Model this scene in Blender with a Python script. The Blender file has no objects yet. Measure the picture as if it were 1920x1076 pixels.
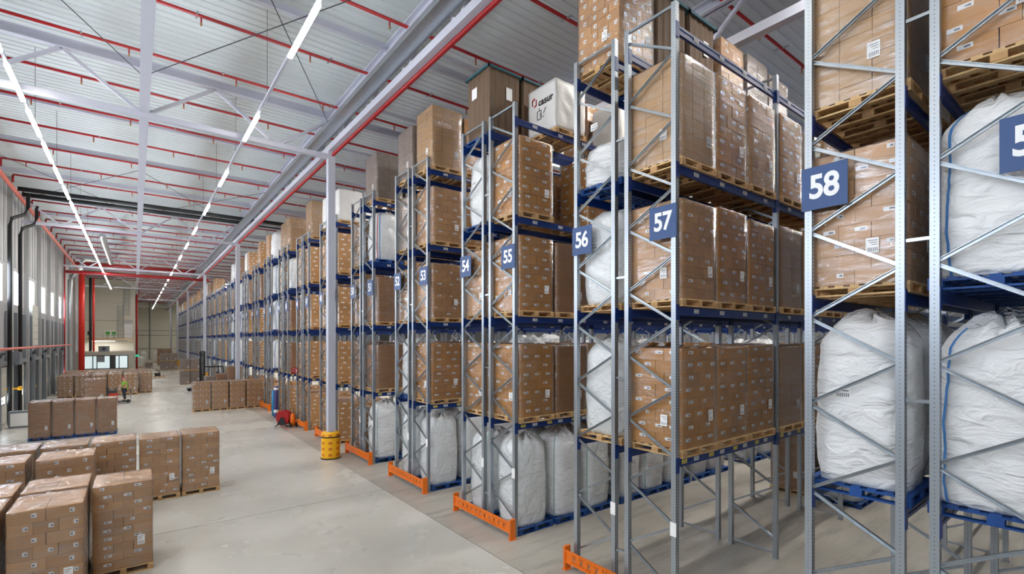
import bpy, bmesh, math, random
from mathutils import Vector, Matrix, noise
R = math.radians
H = 4.8                      # camera height in metres; the layout is measured in it
C = bpy.context.scene.collection
sc = bpy.context.scene
def text_mesh(name, body, size, off, m, ext=.002, space=.95, align='CENTER'):
    t = bpy.data.curves.new(name, 'FONT'); t.body = body; t.size = size; t.align_x = align; t.align_y = 'CENTER'; t.extrude = ext
    t.offset = off; t.space_character = space
    o = bpy.data.objects.new(name, t); C.objects.link(o); dg = bpy.context.evaluated_depsgraph_get()
    me = bpy.data.meshes.new_from_object(o.evaluated_get(dg)); bpy.data.objects.remove(o); bpy.data.curves.remove(t)
    me.materials.clear(); me.materials.append(m); return me

# ------------------------------------------------------------------ camera, world, exposure
cam = bpy.data.cameras.new('camera'); cam_o = bpy.data.objects.new('camera', cam); C.objects.link(cam_o)
cam_o.location = (0, 0, H); cam_o.rotation_euler = (R(90), 0, R(-37.8))
cam.sensor_width = 36; cam.lens = 911 / 1920 * 36; cam.shift_y = 100 / 1920; cam.clip_start = .05; cam.clip_end = 600
sc.camera = cam_o
w = bpy.data.worlds.new('daylight'); sc.world = w; w.use_nodes = True
w.node_tree.nodes['Background'].inputs[0].default_value = (.86, .93, 1, 1)
w.node_tree.nodes['Background'].inputs[1].default_value = 1.0
sc.view_settings.view_transform = 'Standard'; sc.view_settings.look = 'None'
sc.view_settings.gamma = 1; sc.view_settings.use_curve_mapping = False
sc.view_settings.exposure = 0.25
sc.cycles.max_bounces = 9; sc.cycles.diffuse_bounces = 6; sc.cycles.glossy_bounces = 3
sc.cycles.transparent_max_bounces = 12; sc.cycles.caustics_reflective = False; sc.cycles.caustics_refractive = False
sc.cycles.sample_clamp_indirect = 6
LAMP_HALL, LAMP_AISLE, WINDOW = 45.0, 340.0, 16.0

# ------------------------------------------------------------------ materials
def srgb(*c):
    return tuple(((x / 255) / 12.92 if x / 255 <= .04045 else ((x / 255 + .055) / 1.055) ** 2.4) for x in c) + (1,)
def mat(name, col, rough=.5, metal=0, spec=.5, coat=0, noise_amt=0, noise_scale=4, bump=0, bump_scale=20, rnd=0,
        stretch=(1, 1, 1), emit=0, bdist=.03):
    m = bpy.data.materials.new(name); m.use_nodes = True
    nt = m.node_tree; b = nt.nodes['Principled BSDF']; L = nt.links
    col = srgb(*col)
    b.inputs['Base Color'].default_value = col; b.inputs['Roughness'].default_value = rough
    b.inputs['Metallic'].default_value = metal; b.inputs['Specular IOR Level'].default_value = spec
    if coat: b.inputs['Coat Weight'].default_value = coat; b.inputs['Coat Roughness'].default_value = .22
    if emit: b.inputs['Emission Color'].default_value = col; b.inputs['Emission Strength'].default_value = emit
    tc = mp = None
    if noise_amt or bump:
        tc = nt.nodes.new('ShaderNodeTexCoord'); mp = nt.nodes.new('ShaderNodeMapping')
        L.new(tc.outputs['Object'], mp.inputs[0]); mp.inputs['Scale'].default_value = stretch
    val = None
    if noise_amt:
        n = nt.nodes.new('ShaderNodeTexNoise'); n.inputs['Scale'].default_value = noise_scale; n.inputs['Detail'].default_value = 5
        L.new(mp.outputs[0], n.inputs[0])
        r = nt.nodes.new('ShaderNodeMapRange'); r.inputs[1].default_value = .3; r.inputs[2].default_value = .7
        r.inputs[3].default_value = 1 - noise_amt; r.inputs[4].default_value = 1 + noise_amt
        L.new(n.outputs[0], r.inputs[0]); val = r.outputs[0]
    if rnd:
        oi = nt.nodes.new('ShaderNodeObjectInfo'); r = nt.nodes.new('ShaderNodeMapRange')
        r.inputs[3].default_value = 1 - rnd; r.inputs[4].default_value = 1 + rnd
        L.new(oi.outputs['Random'], r.inputs[0])
        if val:
            mu = nt.nodes.new('ShaderNodeMath'); mu.operation = 'MULTIPLY'; L.new(val, mu.inputs[0]); L.new(r.outputs[0], mu.inputs[1]); val = mu.outputs[0]
        else: val = r.outputs[0]
    if val:
        v = nt.nodes.new('ShaderNodeVectorMath'); v.operation = 'SCALE'; v.inputs[0].default_value = col[:3]
        L.new(val, v.inputs['Scale']); L.new(v.outputs[0], b.inputs['Base Color'])
    if bump:
        n = nt.nodes.new('ShaderNodeTexNoise'); n.inputs['Scale'].default_value = bump_scale; n.inputs['Detail'].default_value = 3
        L.new(mp.outputs[0], n.inputs[0])
        bp = nt.nodes.new('ShaderNodeBump'); bp.inputs['Strength'].default_value = bump; bp.inputs['Distance'].default_value = bdist
        if bdist > .05: n.inputs['Distortion'].default_value = 1.2; n.inputs['Detail'].default_value = 6
        L.new(n.outputs[0], bp.inputs['Height']); L.new(bp.outputs[0], b.inputs['Normal'])
    return m
M = {}
M['galv'] = mat('galvanised steel', (168, 175, 181), .3, .85, noise_amt=.08, noise_scale=14)
M['white_steel'] = mat('pale painted steel', (192, 194, 206), .5, 0)
M['blue'] = mat('rack blue paint', (9, 47, 112), .34, 0)
M['blue_pallet'] = mat('blue pallet paint', (14, 66, 132), .6, rnd=.15, noise_amt=.2)
M['sign_blue'] = mat('sign blue', (38, 72, 124), .45)
M['white'] = mat('white print', (240, 240, 240), .6)
M['orange'] = mat('guard orange', (240, 118, 22), .45, noise_amt=.05)
M['orange_dark'] = mat('orange print', (205, 105, 20), .6)
M['yellow'] = mat('yellow plastic', (250, 185, 20), .45)
M['label_yellow'] = mat('yellow label', (240, 215, 30), .6)
M['black'] = mat('black rubber', (22, 22, 24), .55)
M['dark'] = mat('dark grey plastic', (52, 54, 58), .5)
M['red'] = mat('sprinkler red', (160, 18, 24), .4)
M['red_bright'] = mat('bright riser red', (214, 34, 22), .4)
M['wall_deep'] = mat('deep grey wall', (104, 106, 108), .7)
M['salmon'] = mat('faded red pipe', (205, 110, 95), .5)
M['card_l'] = mat('light cardboard', (203, 156, 110), .55, noise_amt=.05, rnd=.12, coat=.15)
M['card_m'] = mat('cardboard', (198, 142, 80), .55, noise_amt=.05, rnd=.12, coat=.15)
M['card_far'] = mat('wrapped cardboard', (184, 138, 90), .5, noise_amt=.06, noise_scale=3, rnd=.12, coat=1, bump=.25, bump_scale=5, stretch=(1, 1, 4))
M['card_plain'] = mat('wrapped plain cardboard', (166, 122, 84), .45, noise_amt=.05, rnd=.08, coat=.9, bump=.15, bump_scale=5, stretch=(1, 1, 5))
M['card_tan'] = mat('tan cardboard', (192, 152, 106), .5, noise_amt=.05, rnd=.05, coat=.9, bump=.2, bump_scale=6, stretch=(1, 1, 5))
M['card_dark'] = mat('dark corrugated board', (110, 88, 68), .7, noise_amt=.08, rnd=.06)
M['card_grey'] = mat('grey brown wrapped board', (150, 132, 120), .4, noise_amt=.08, rnd=.08, coat=.7, bump=.3, bump_scale=6)
M['gap'] = mat('carton joint', (84, 54, 34), .8)
M['paper'] = mat('paper label', (246, 245, 243), .6)
M['ink'] = mat('label ink', (120, 120, 124), .7)
M['wood'] = mat('pallet wood', (208, 172, 122), .75, noise_amt=.15, noise_scale=7, rnd=.12, stretch=(1, 6, 6))
M['wood_block'] = mat('pressed wood block', (186, 146, 100), .8, noise_amt=.15, rnd=.1)
M['bag'] = mat('woven white bag', (236, 236, 236), .5, coat=.1, noise_amt=.03, bump=1.0, bump_scale=2.6, stretch=(1, 1, 2.6), rnd=.03, bdist=.09)
M['bag_clear'] = mat('plastic covered bag', (226, 228, 228), .3, coat=.6, noise_amt=.04, bump=1.0, bump_scale=2.6, stretch=(1.4, 1.4, 2.0), rnd=.03, bdist=.08)
M['strap_blue'] = mat('blue strap', (80, 140, 205), .6)
M['strap_green'] = mat('pale green strap', (160, 190, 185), .6)
M['strap_red'] = mat('red strap', (190, 60, 75), .6)
M['sheet'] = mat('white cover sheet', (226, 224, 220), .45, coat=.2, bump=.8, bump_scale=3)
M['roof'] = mat('white roof sheet', (212, 221, 223), .5, noise_amt=.02, noise_scale=.4)
M['wall'] = mat('light wall panel', (188, 190, 190), .6)
M['wall_dark'] = mat('grey wall panel', (166, 168, 171), .6)
M['wall_end'] = mat('end wall panel', (226, 222, 208), .6)
M['door'] = mat('sectional door panel', (205, 205, 196), .5)
M['steel_grey'] = mat('grey steel post', (130, 136, 142), .4, .3)
M['dock_dark'] = mat('dark doorway shade', (48, 58, 72), .5)
M['duct'] = mat('spiral duct', (190, 194, 196), .35, .7, bump=.3, bump_scale=3, stretch=(1, 1, 8))
M['green'] = mat('green', (60, 150, 50), .6)
M['vest'] = mat('green vest', (130, 200, 50), .7)
M['skin'] = mat('skin', (205, 150, 120), .6)
M['navy'] = mat('dark trousers', (40, 46, 60), .8)
M['truck_red'] = mat('truck red', (205, 60, 40), .4)
M['purple'] = mat('purple roll wrap', (62, 58, 120), .4, coat=.5)
M['cyan'] = mat('cyan roll', (30, 150, 200), .5)
M['tape_red'] = mat('red floor tape', (200, 90, 70), .7)
M['glass'] = mat('glowing office glass', (214, 232, 236), .08, coat=.5, emit=.6)  # glow put into the pane itself so the office strip looks brighter
M['office_wall'] = mat('warm grey office wall', (178, 174, 162), .6)
M['exit_green'] = mat('exit sign', (20, 170, 140), .5, emit=1)
def emis(name, col, s):
    m = bpy.data.materials.new(name); m.use_nodes = True; nt = m.node_tree
    nt.nodes.remove(nt.nodes['Principled BSDF']); e = nt.nodes.new('ShaderNodeEmission')
    e.inputs[0].default_value = col; e.inputs[1].default_value = s
    nt.links.new(e.outputs[0], nt.nodes['Material Output'].inputs[0]); return m
M['lamp'] = emis('led diffuser', (1, .955, .88, 1), LAMP_HALL)
M['lamp_aisle'] = emis('aisle led diffuser', (1, .965, .91, 1), LAMP_AISLE)
M['window'] = emis('daylight pane', (.80, .88, 1, 1), WINDOW)

def wrap_mat():
    m = bpy.data.materials.new('stretch film'); m.use_nodes = True; nt = m.node_tree; L = nt.links
    b = nt.nodes['Principled BSDF']; b.inputs['Base Color'].default_value = (.86, .86, .88, 1)
    b.inputs['Roughness'].default_value = .2; b.inputs['Specular IOR Level'].default_value = 1.0
    b.inputs['Coat Weight'].default_value = .6; b.inputs['Coat Roughness'].default_value = .12
    tc = nt.nodes.new('ShaderNodeTexCoord'); mp = nt.nodes.new('ShaderNodeMapping'); oi = nt.nodes.new('ShaderNodeObjectInfo')
    ad = nt.nodes.new('ShaderNodeVectorMath'); ad.operation = 'ADD'
    cx = nt.nodes.new('ShaderNodeMath'); cx.operation = 'MULTIPLY'; cx.inputs[1].default_value = 37
    L.new(oi.outputs['Random'], cx.inputs[0]); L.new(tc.outputs['Object'], ad.inputs[0]); L.new(cx.outputs[0], ad.inputs[1])
    L.new(ad.outputs[0], mp.inputs[0]); mp.inputs['Scale'].default_value = (1, 1, 6); mp.inputs['Rotation'].default_value = (R(12), R(9), 0)
    n = nt.nodes.new('ShaderNodeTexNoise'); n.inputs['Scale'].default_value = 2.2; n.inputs['Detail'].default_value = 6; n.inputs['Distortion'].default_value = .6
    L.new(mp.outputs[0], n.inputs[0])
    r = nt.nodes.new('ShaderNodeMapRange'); r.inputs[1].default_value = .42; r.inputs[2].default_value = .78; r.inputs[3].default_value = .0; r.inputs[4].default_value = .26
    L.new(n.outputs[0], r.inputs[0])
    bp = nt.nodes.new('ShaderNodeBump'); bp.inputs['Strength'].default_value = .38; bp.inputs['Distance'].default_value = .03
    n2 = nt.nodes.new('ShaderNodeTexNoise'); n2.inputs['Scale'].default_value = 9; n2.inputs['Detail'].default_value = 4; n2.inputs['Distortion'].default_value = 1.5
    L.new(mp.outputs[0], n2.inputs[0]); ha = nt.nodes.new('ShaderNodeMath'); ha.operation = 'MULTIPLY_ADD'; ha.inputs[1].default_value = .35
    L.new(n2.outputs[0], ha.inputs[0]); L.new(n.outputs[0], ha.inputs[2])
    L.new(ha.outputs[0], bp.inputs['Height']); L.new(bp.outputs[0], b.inputs['Normal'])
    fr = nt.nodes.new('ShaderNodeFresnel'); fr.inputs[0].default_value = 1.55; L.new(bp.outputs[0], fr.inputs['Normal'])
    fa = nt.nodes.new('ShaderNodeMath'); fa.operation = 'MULTIPLY_ADD'; fa.inputs[1].default_value = .55; fa.use_clamp = True
    L.new(fr.outputs[0], fa.inputs[0]); L.new(r.outputs[0], fa.inputs[2])
    gl = nt.nodes.new('ShaderNodeBsdfGlossy'); gl.inputs['Roughness'].default_value = .11; gl.inputs[0].default_value = (.95, .95, .97, 1); L.new(bp.outputs[0], gl.inputs['Normal'])
    df = nt.nodes.new('ShaderNodeBsdfDiffuse'); df.inputs[0].default_value = (.8, .8, .82, 1)
    m1 = nt.nodes.new('ShaderNodeMixShader'); m1.inputs[0].default_value = .08; L.new(gl.outputs[0], m1.inputs[1]); L.new(df.outputs[0], m1.inputs[2])
    nt.nodes.remove(b)
    t = nt.nodes.new('ShaderNodeBsdfTransparent'); mx = nt.nodes.new('ShaderNodeMixShader')
    L.new(fa.outputs[0], mx.inputs[0]); L.new(t.outputs[0], mx.inputs[1]); L.new(m1.outputs[0], mx.inputs[2])
    L.new(mx.outputs[0], nt.nodes['Material Output'].inputs[0])
    return m
M['film'] = wrap_mat()

def upright_mat():
    m = mat('perforated upright steel', (172, 179, 186), .36, .75); nt = m.node_tree; L = nt.links; b = nt.nodes['Principled BSDF']
    tc = nt.nodes.new('ShaderNodeTexCoord'); sp = nt.nodes.new('ShaderNodeSeparateXYZ'); L.new(tc.outputs['Object'], sp.inputs[0])
    def mth(op, a, bb=None, c=None):
        x = nt.nodes.new('ShaderNodeMath'); x.operation = op
        for i, v in enumerate((a, bb, c)):
            if v is None: continue
            if isinstance(v, (int, float)): x.inputs[i].default_value = v
            else: L.new(v, x.inputs[i])
        return x.outputs[0]
    fz = mth('ABSOLUTE', mth('SUBTRACT', mth('FRACT', mth('MULTIPLY', sp.outputs[2], 20)), .5))
    slot = mth('LESS_THAN', fz, .24)
    dy = mth('LESS_THAN', mth('ABSOLUTE', mth('SUBTRACT', mth('ABSOLUTE', sp.outputs[1]), .0)), .0048)
    dx = mth('LESS_THAN', mth('ABSOLUTE', mth('SUBTRACT', mth('ABSOLUTE', sp.outputs[0]), .026)), .008)
    onx = mth('GREATER_THAN', mth('ABSOLUTE', sp.outputs[0]), .0485)
    ony = mth('SUBTRACT', 1.0, onx)
    small = mth('LESS_THAN', fz, .09)
    k = mth('ADD', mth('MULTIPLY', mth('MULTIPLY', small, dy), onx), mth('MULTIPLY', mth('MULTIPLY', slot, dx), ony))
    mx = nt.nodes.new('ShaderNodeMix'); mx.data_type = 'RGBA'; L.new(k, mx.inputs[0])
    mx.inputs[6].default_value = srgb(172, 179, 186); mx.inputs[7].default_value = (.015, .015, .017, 1)
    L.new(mx.outputs[2], b.inputs['Base Color']); L.new(mth('MULTIPLY', mth('SUBTRACT', 1.0, k), .75), b.inputs['Metallic'])
    return m
M['upright'] = upright_mat()

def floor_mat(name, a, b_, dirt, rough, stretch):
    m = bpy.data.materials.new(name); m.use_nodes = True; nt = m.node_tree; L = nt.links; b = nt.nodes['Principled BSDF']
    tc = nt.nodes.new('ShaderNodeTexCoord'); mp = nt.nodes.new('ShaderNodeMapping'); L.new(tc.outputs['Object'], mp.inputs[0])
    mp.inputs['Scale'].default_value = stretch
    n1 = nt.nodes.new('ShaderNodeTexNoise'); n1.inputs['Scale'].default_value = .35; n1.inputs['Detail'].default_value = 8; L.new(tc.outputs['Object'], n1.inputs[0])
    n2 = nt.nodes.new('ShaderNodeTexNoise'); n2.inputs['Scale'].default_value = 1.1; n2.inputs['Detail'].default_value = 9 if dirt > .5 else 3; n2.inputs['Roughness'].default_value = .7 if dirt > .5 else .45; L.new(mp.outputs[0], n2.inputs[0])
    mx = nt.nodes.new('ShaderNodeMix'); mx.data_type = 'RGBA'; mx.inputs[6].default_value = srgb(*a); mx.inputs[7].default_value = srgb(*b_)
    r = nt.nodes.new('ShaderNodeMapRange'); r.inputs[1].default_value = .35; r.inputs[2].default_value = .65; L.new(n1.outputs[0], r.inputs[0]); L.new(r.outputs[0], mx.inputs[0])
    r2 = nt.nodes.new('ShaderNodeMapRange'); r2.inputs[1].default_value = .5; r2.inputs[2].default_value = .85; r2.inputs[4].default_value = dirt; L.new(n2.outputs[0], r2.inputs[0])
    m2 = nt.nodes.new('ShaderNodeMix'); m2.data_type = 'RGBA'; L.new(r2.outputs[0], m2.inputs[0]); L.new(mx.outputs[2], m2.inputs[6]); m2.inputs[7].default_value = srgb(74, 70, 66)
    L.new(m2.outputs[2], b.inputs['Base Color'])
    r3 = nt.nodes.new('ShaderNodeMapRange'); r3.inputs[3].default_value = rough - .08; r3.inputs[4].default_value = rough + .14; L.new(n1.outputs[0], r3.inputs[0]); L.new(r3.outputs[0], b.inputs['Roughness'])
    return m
M['floor_hall'] = floor_mat('polished hall concrete', (206, 202, 192), (190, 185, 174), .12, .24, (.7, .35, 1))
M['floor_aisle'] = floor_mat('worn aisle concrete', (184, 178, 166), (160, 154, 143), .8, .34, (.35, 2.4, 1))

# ------------------------------------------------------------------ mesh builder
class MB:
    def __init__(s): s.v = []; s.f = []; s.m = []; s.mats = []
    def mi(s, m):
        if m not in s.mats: s.mats.append(m)
        return s.mats.index(m)
    def add(s, vs, fs, m):
        o = len(s.v); s.v += [tuple(v) for v in vs]; k = s.mi(m)
        for f in fs: s.f.append([o + i for i in f]); s.m.append(k)
    def box(s, x0, x1, y0, y1, z0, z1, m):
        vs = [(x, y, z) for z in (z0, z1) for (x, y) in ((x0, y0), (x1, y0), (x1, y1), (x0, y1))]
        s.add(vs, [(3, 2, 1, 0), (4, 5, 6, 7), (0, 1, 5, 4), (1, 2, 6, 5), (2, 3, 7, 6), (3, 0, 4, 7)], m); return s
    def bar(s, a, b, wd, ht, m, up=(0, 0, 1)):
        a, b = Vector(a), Vector(b); d = (b - a).normalized(); up = Vector(up)
        if abs(d.dot(up)) > .98: up = Vector((1, 0, 0))
        sx = d.cross(up).normalized() * wd / 2; sy = sx.cross(d).normalized() * ht / 2
        vs = [p + q for p in (a, b) for q in (-sx - sy, sx - sy, sx + sy, -sx + sy)]
        s.add(vs, [(0, 1, 2, 3), (7, 6, 5, 4), (0, 4, 5, 1), (1, 5, 6, 2), (2, 6, 7, 3), (3, 7, 4, 0)], m); return s
    def tube(s, pts, r, m, n=8, closed=False):
        pts = [Vector(p) for p in pts]; rings = []
        rs = r if isinstance(r, (list, tuple)) else [r] * len(pts)
        for i, p in enumerate(pts):
            d = (pts[min(i + 1, len(pts) - 1)] - pts[max(i - 1, 0)]).normalized()
            u = Vector((0, 0, 1)) if abs(d.z) < .9 else Vector((1, 0, 0))
            a = d.cross(u).normalized(); b = a.cross(d).normalized()
            rings.append([p + (a * math.cos(2 * math.pi * k / n) + b * math.sin(2 * math.pi * k / n)) * rs[i] for k in range(n)])
        vs = [v for rg in rings for v in rg]; fs = []
        for i in range(len(pts) - 1):
            for k in range(n): fs.append((i * n + k, i * n + (k + 1) % n, (i + 1) * n + (k + 1) % n, (i + 1) * n + k))
        fs.append(tuple(range(n))[::-1]); fs.append(tuple((len(pts) - 1) * n + k for k in range(n)))
        s.add(vs, fs, m); return s
    def lathe(s, prof, m, n=24, c=(0, 0, 0), axis='z'):
        vs = []
        for (r, z) in prof:
            for k in range(n):
                a = 2 * math.pi * k / n; p = (r * math.cos(a), r * math.sin(a), z)
                if axis == 'x': p = (p[2], p[0], p[1])
                if axis == 'y': p = (p[0], p[2], p[1])
                vs.append((p[0] + c[0], p[1] + c[1], p[2] + c[2]))
        fs = [(i * n + k, i * n + (k + 1) % n, (i + 1) * n + (k + 1) % n, (i + 1) * n + k) for i in range(len(prof) - 1) for k in range(n)]
        fs.append(tuple(range(n))[::-1]); fs.append(tuple((len(prof) - 1) * n + k for k in range(n)))
        s.add(vs, fs, m); return s
    def mesh(s, name, smooth=False):
        me = bpy.data.meshes.new(name); me.from_pydata(s.v, [], s.f)
        for m in s.mats: me.materials.append(M[m] if isinstance(m, str) else m)
        me.polygons.foreach_set('material_index', s.m)
        if smooth: me.polygons.foreach_set('use_smooth', [True] * len(s.f))
        me.update()
        bm = bmesh.new(); bm.from_mesh(me); bmesh.ops.recalc_face_normals(bm, faces=bm.faces); bm.to_mesh(me); bm.free()
        return me
def link(name, me, parent=None, loc=(0, 0, 0), rotz=0, label=None):
    o = bpy.data.objects.new(name, me); C.objects.link(o); o.parent = parent; o.location = loc; o.rotation_euler = (0, 0, rotz)
    if label: o['label'] = label
    return o
def tag(o, label, cat, group=None, kind=None):
    o['label'] = label; o['category'] = cat
    if group: o['group'] = group
    if kind: o['kind'] = kind
    return o
def numw(n):
    if n < 20: return ['zero', 'one', 'two', 'three', 'four', 'five', 'six', 'seven', 'eight', 'nine', 'ten', 'eleven', 'twelve', 'thirteen', 'fourteen', 'fifteen', 'sixteen', 'seventeen', 'eighteen', 'nineteen'][n]
    t, u = divmod(n, 10); return {2: 'twenty', 3: 'thirty', 4: 'forty', 5: 'fifty'}[t] + ('-' + numw(u) if u else '')
def empty(name, loc=(0, 0, 0), rotz=0):
    o = bpy.data.objects.new(name, None); C.objects.link(o); o.location = loc; o.rotation_euler = (0, 0, rotz); return o
def struct(name, mb, label=None, parent=None, smooth=False):
    o = link(name, mb.mesh(name, smooth), parent)
    if parent is None:
        o['kind'] = 'structure'; o['category'] = name.split('_')[0]
        o['label'] = label or name
    return o
ORD = ['first', 'second', 'third', 'fourth', 'fifth', 'sixth', 'seventh', 'eighth', 'ninth', 'tenth', 'eleventh', 'twelfth',
       'thirteenth', 'fourteenth', 'fifteenth', 'sixteenth', 'seventeenth', 'eighteenth', 'nineteenth', 'twentieth']
TENS = {2: 'twenty', 3: 'thirty', 4: 'forty', 5: 'fifty', 6: 'sixty'}
def ordw(i):                      # 0-based ordinal word
    if i < 20: return ORD[i]
    t, u = divmod(i + 1, 10)
    if u == 0: return TENS[t][:-1] + 'ieth'
    return TENS[t] + '-' + ORD[u - 1]
rng = random.Random(7)

# ------------------------------------------------------------------ building shell
XL, XR, YN, YF, ZR = -1.26 * H, 52.0, -8.0, 31.5 * H, 3.05 * H
XC = 1.317 * H                   # column line between hall and racks
f = MB(); f.box(XL - .3, XC, YN, YF, -.3, 0, 'floor_hall'); struct('floor', f, 'smooth grey concrete floor of the open hall')
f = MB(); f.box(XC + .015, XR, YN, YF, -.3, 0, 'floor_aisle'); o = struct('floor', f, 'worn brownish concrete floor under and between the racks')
f = MB(); f.box(XC, XC + .015, YN, YF, -.3, -.004, 'black'); struct('trim_1', f, 'dark joint between the two floor slabs')
for j, yj in enumerate((3.1 * H, 6.1 * H, 10.2 * H)):
    f = MB(); f.box(XL, XC - .01, yj, yj + .012, 0, .0015, 'gap'); struct('trim_%d' % (j + 2), f, ordw(j) + ' saw cut joint across the hall floor')
# corrugated roof: trapezoid ribs running across the hall
rb = MB(); y = YN; pitch = .32; vs = []; 
prof = []
while y < YF:
    prof += [(y, ZR), (y + .20, ZR), (y + .225, ZR + .035), (y + .305, ZR + .035)]; y += pitch
xs = [XL - .3, XR]
for x in xs: vs += [(x, p[0], p[1]) for p in prof]
n_ = len(prof); rb.add(vs, [(i, i + 1, n_ + i + 1, n_ + i) for i in range(n_ - 1)], 'roof')
rb.box(XL - .3, XR, YN, YF, ZR + .12, ZR + .4, 'roof')
struct('ceiling', rb, 'white corrugated metal roof deck over the whole hall')
# left wall with window band
WB = 1.158 * H                   # wall bay
wy0 = 8.94 * H - 9 * WB          # left edge of a window
f = MB()
ZB, ZT = 1.46 * H, 1.92 * H
f.box(XL - .3, XL, YN, YF, 0, ZB, 'wall_dark'); f.box(XL - .3, XL, YN, YF, ZT, ZR + .12, 'wall')
nb = int((15.2 * H - wy0) / WB)
wins = []
yy = YN
for i in range(nb):
    a = wy0 + i * WB
    if a < YN: continue
    b = a + .56 * H
    f.box(XL - .3, XL, yy, a, ZB, ZT, 'wall'); wins.append((a, b)); yy = b
f.box(XL - .3, XL, yy, YF, ZB, ZT, 'wall')
for k in range(int((YF - YN) / 1.1)):
    f.box(XL, XL + .03, YN + k * 1.1, YN + k * 1.1 + .5, ZT + .2, ZR - .3, 'wall_dark')
struct('wall_left', f, 'grey panelled wall with the loading docks, left of the hall')
for i, (a, b) in enumerate(wins):
    f = MB(); f.box(XL - .05, XL - .03, a, b, ZB, ZT, 'window')
    wo = struct('window_%d' % (i + 1), f, ordw(i) + ' bright daylight window in the left wall')
    f = MB()
    for (p, q, r_, s_) in ((a, a + .06, ZB, ZT), (b - .06, b, ZB, ZT), (a, b, ZB, ZB + .06), (a, b, ZT - .06, ZT)):
        f.box(XL - .03, XL + .02, p, q, r_, s_, 'white_steel')
    link('window_frame', f.mesh('window_frame'), wo)
# wall columns
cm = MB(); cm.box(0, .24, -.06, .06, 0, ZR, 'wall'); cm.box(.20, .24, -.12, .12, 0, ZR, 'wall'); cm = cm.mesh('wall_column')
for i in range(nb + 10):
    a = wy0 + i * WB - 1.3
    if a < -2 or a > YF - 1: continue
    tag(link('wall_column', cm, None, (XL, a, 0)), 'grey steel wall column, %s along the left wall counted from the camera' % ordw(i), 'column', 'columns along the left wall')
# end walls
f = MB(); f.box(XL - .3, XR, YF, YF + .3, 0, ZR, 'wall_end')
for z in (1.25 * H, .55 * H, .9 * H + .6 * H): f.box(XL, XR, YF - .06, YF, z, z + .12, 'steel_grey')
for k in range(14): f.box(XL + k * 4.4, XL + k * 4.4 + .25, YF - .1, YF, 0, ZR, 'steel_grey')
struct('wall_back', f, 'beige panelled end wall far down the hall')
f = MB(); f.box(XL - .3, XR, YN - .3, YN, 0, ZR + .4, 'wall'); struct('wall_rear', f, 'plain wall behind the camera')
f = MB(); f.box(XR, XR + .3, YN, YF, 0, ZR + .4, 'wall_deep'); struct('wall_right', f, 'wall at the far end of the rack aisles')

# offices and mezzanine at the end of the left side
MY = 20.0 * H
f = MB(); f.box(XL, 0.0, MY, MY + .2, 0, ZR, 'wall_end'); f.box(-.2, 0, MY + .2, YF, 0, ZR, 'wall_end')
f.box(XL, -1.9, MY - .02, MY, 1.62 * H, 1.62 * H + .06, 'steel_grey'); f.box(XL, 0, MY - .02, MY, 2.2 * H, 2.2 * H + .03, 'wall')
struct('wall_front', f, 'tall beige wall behind the mezzanine with ladders')
OY = 17.0 * H
of = MB(); of.box(XL, 0, OY, OY + 4.5, .69 * H - .12, .69 * H, 'office_wall')
wx = [(-5.35, -.35)]
of.box(XL, 0, OY, OY + .15, 2.85, .69 * H - .12, 'office_wall'); of.box(XL, 0, OY, OY + .15, 0, 1.15, 'office_wall')
of.box(XL, -5.4, OY, OY + .15, 1.15, 2.85, 'office_wall'); of.box(-.75, 0, OY, OY + .15, 1.15, 2.85, 'office_wall'); of.box(-.15, 0, OY + .15, OY + 4.5, 0, .69 * H - .12, 'office_wall')
of.box(XL, 0, OY + 4.4, OY + 4.5, 0, .69 * H - .12, 'wall_end')
struct('wall_office', of, 'low grey office block with a strip of windows')
f = MB(); f.box(-5.4, -.75, OY + .06, OY + .08, 1.15, 2.85, 'glass'); wo = struct('window_90', f, 'black framed office window strip')
f = MB()
for x in (-5.4, -4.3, -3.9, -2.6, -1.7, -.8): f.box(x, x + .09, OY - .02, OY + .1, 1.15, 2.85, 'black')
f.box(-5.4, -.72, OY - .02, OY + .1, 1.12, 1.2, 'black'); f.box(-5.4, -.72, OY - .02, OY + .1, 2.78, 2.87, 'black')
link('window_frame', f.mesh('window_frame'), wo)
link('window_blind', MB().box(-2.55, -2.0, OY + .03, OY + .05, 1.2, 2.8, 'dark').box(-3.8, -3.1, OY + .03, OY + .05, 2.0, 2.8, 'steel_grey').mesh('window_blind'), wo)
mz = empty('mezzanine_platform', (0, OY + 5, 0)); tag(mz, 'concrete mezzanine platform above the office block', 'platform')
f = MB(); f.box(XL, -.05, 0, MY - OY - 5, 1.0 * H, 1.05 * H, 'wall_end'); link('deck', f.mesh('deck'), mz)
f = MB(); f.box(XL, -.05, -.04, 0, 1.03 * H, 1.055 * H, 'wood'); link('edge_board', f.mesh('edge_board'), mz)
f = MB(); f.box(XL, -.1, 3.2, 3.3, .69 * H, 1.0 * H, 'wall_end'); link('rear_wall', f.mesh('rear_wall'), mz)
f = MB()
for k in range(6): f.tube([(-5.6 + k * 1.08, .05, 1.05 * H), (-5.6 + k * 1.08, .05, 1.05 * H + 1.05)], .025, 'galv', 6)
for z in (.55, 1.05): f.tube([(-5.9, .05, 1.05 * H + z), (-.1, .05, 1.05 * H + z)], .022, 'galv', 6)
link('railing', f.mesh('railing'), mz)
f = MB()
for x in (-.35, .35): f.tube([(x, 0, 0), (x, 0, 5.2)], .03, 'galv', 6)
for k in range(17): f.tube([(-.35, 0, .2 + k * .3), (.35, 0, .2 + k * .3)], .02, 'galv', 5)
for k in range(6): f.tube([(.38 * math.cos(a), -.38 * math.sin(a) - .3, 2.2 + k * .55) for a in [i * math.pi / 8 for i in range(9)]], .015, 'galv', 4)
lm = f.mesh('ladder')
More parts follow.
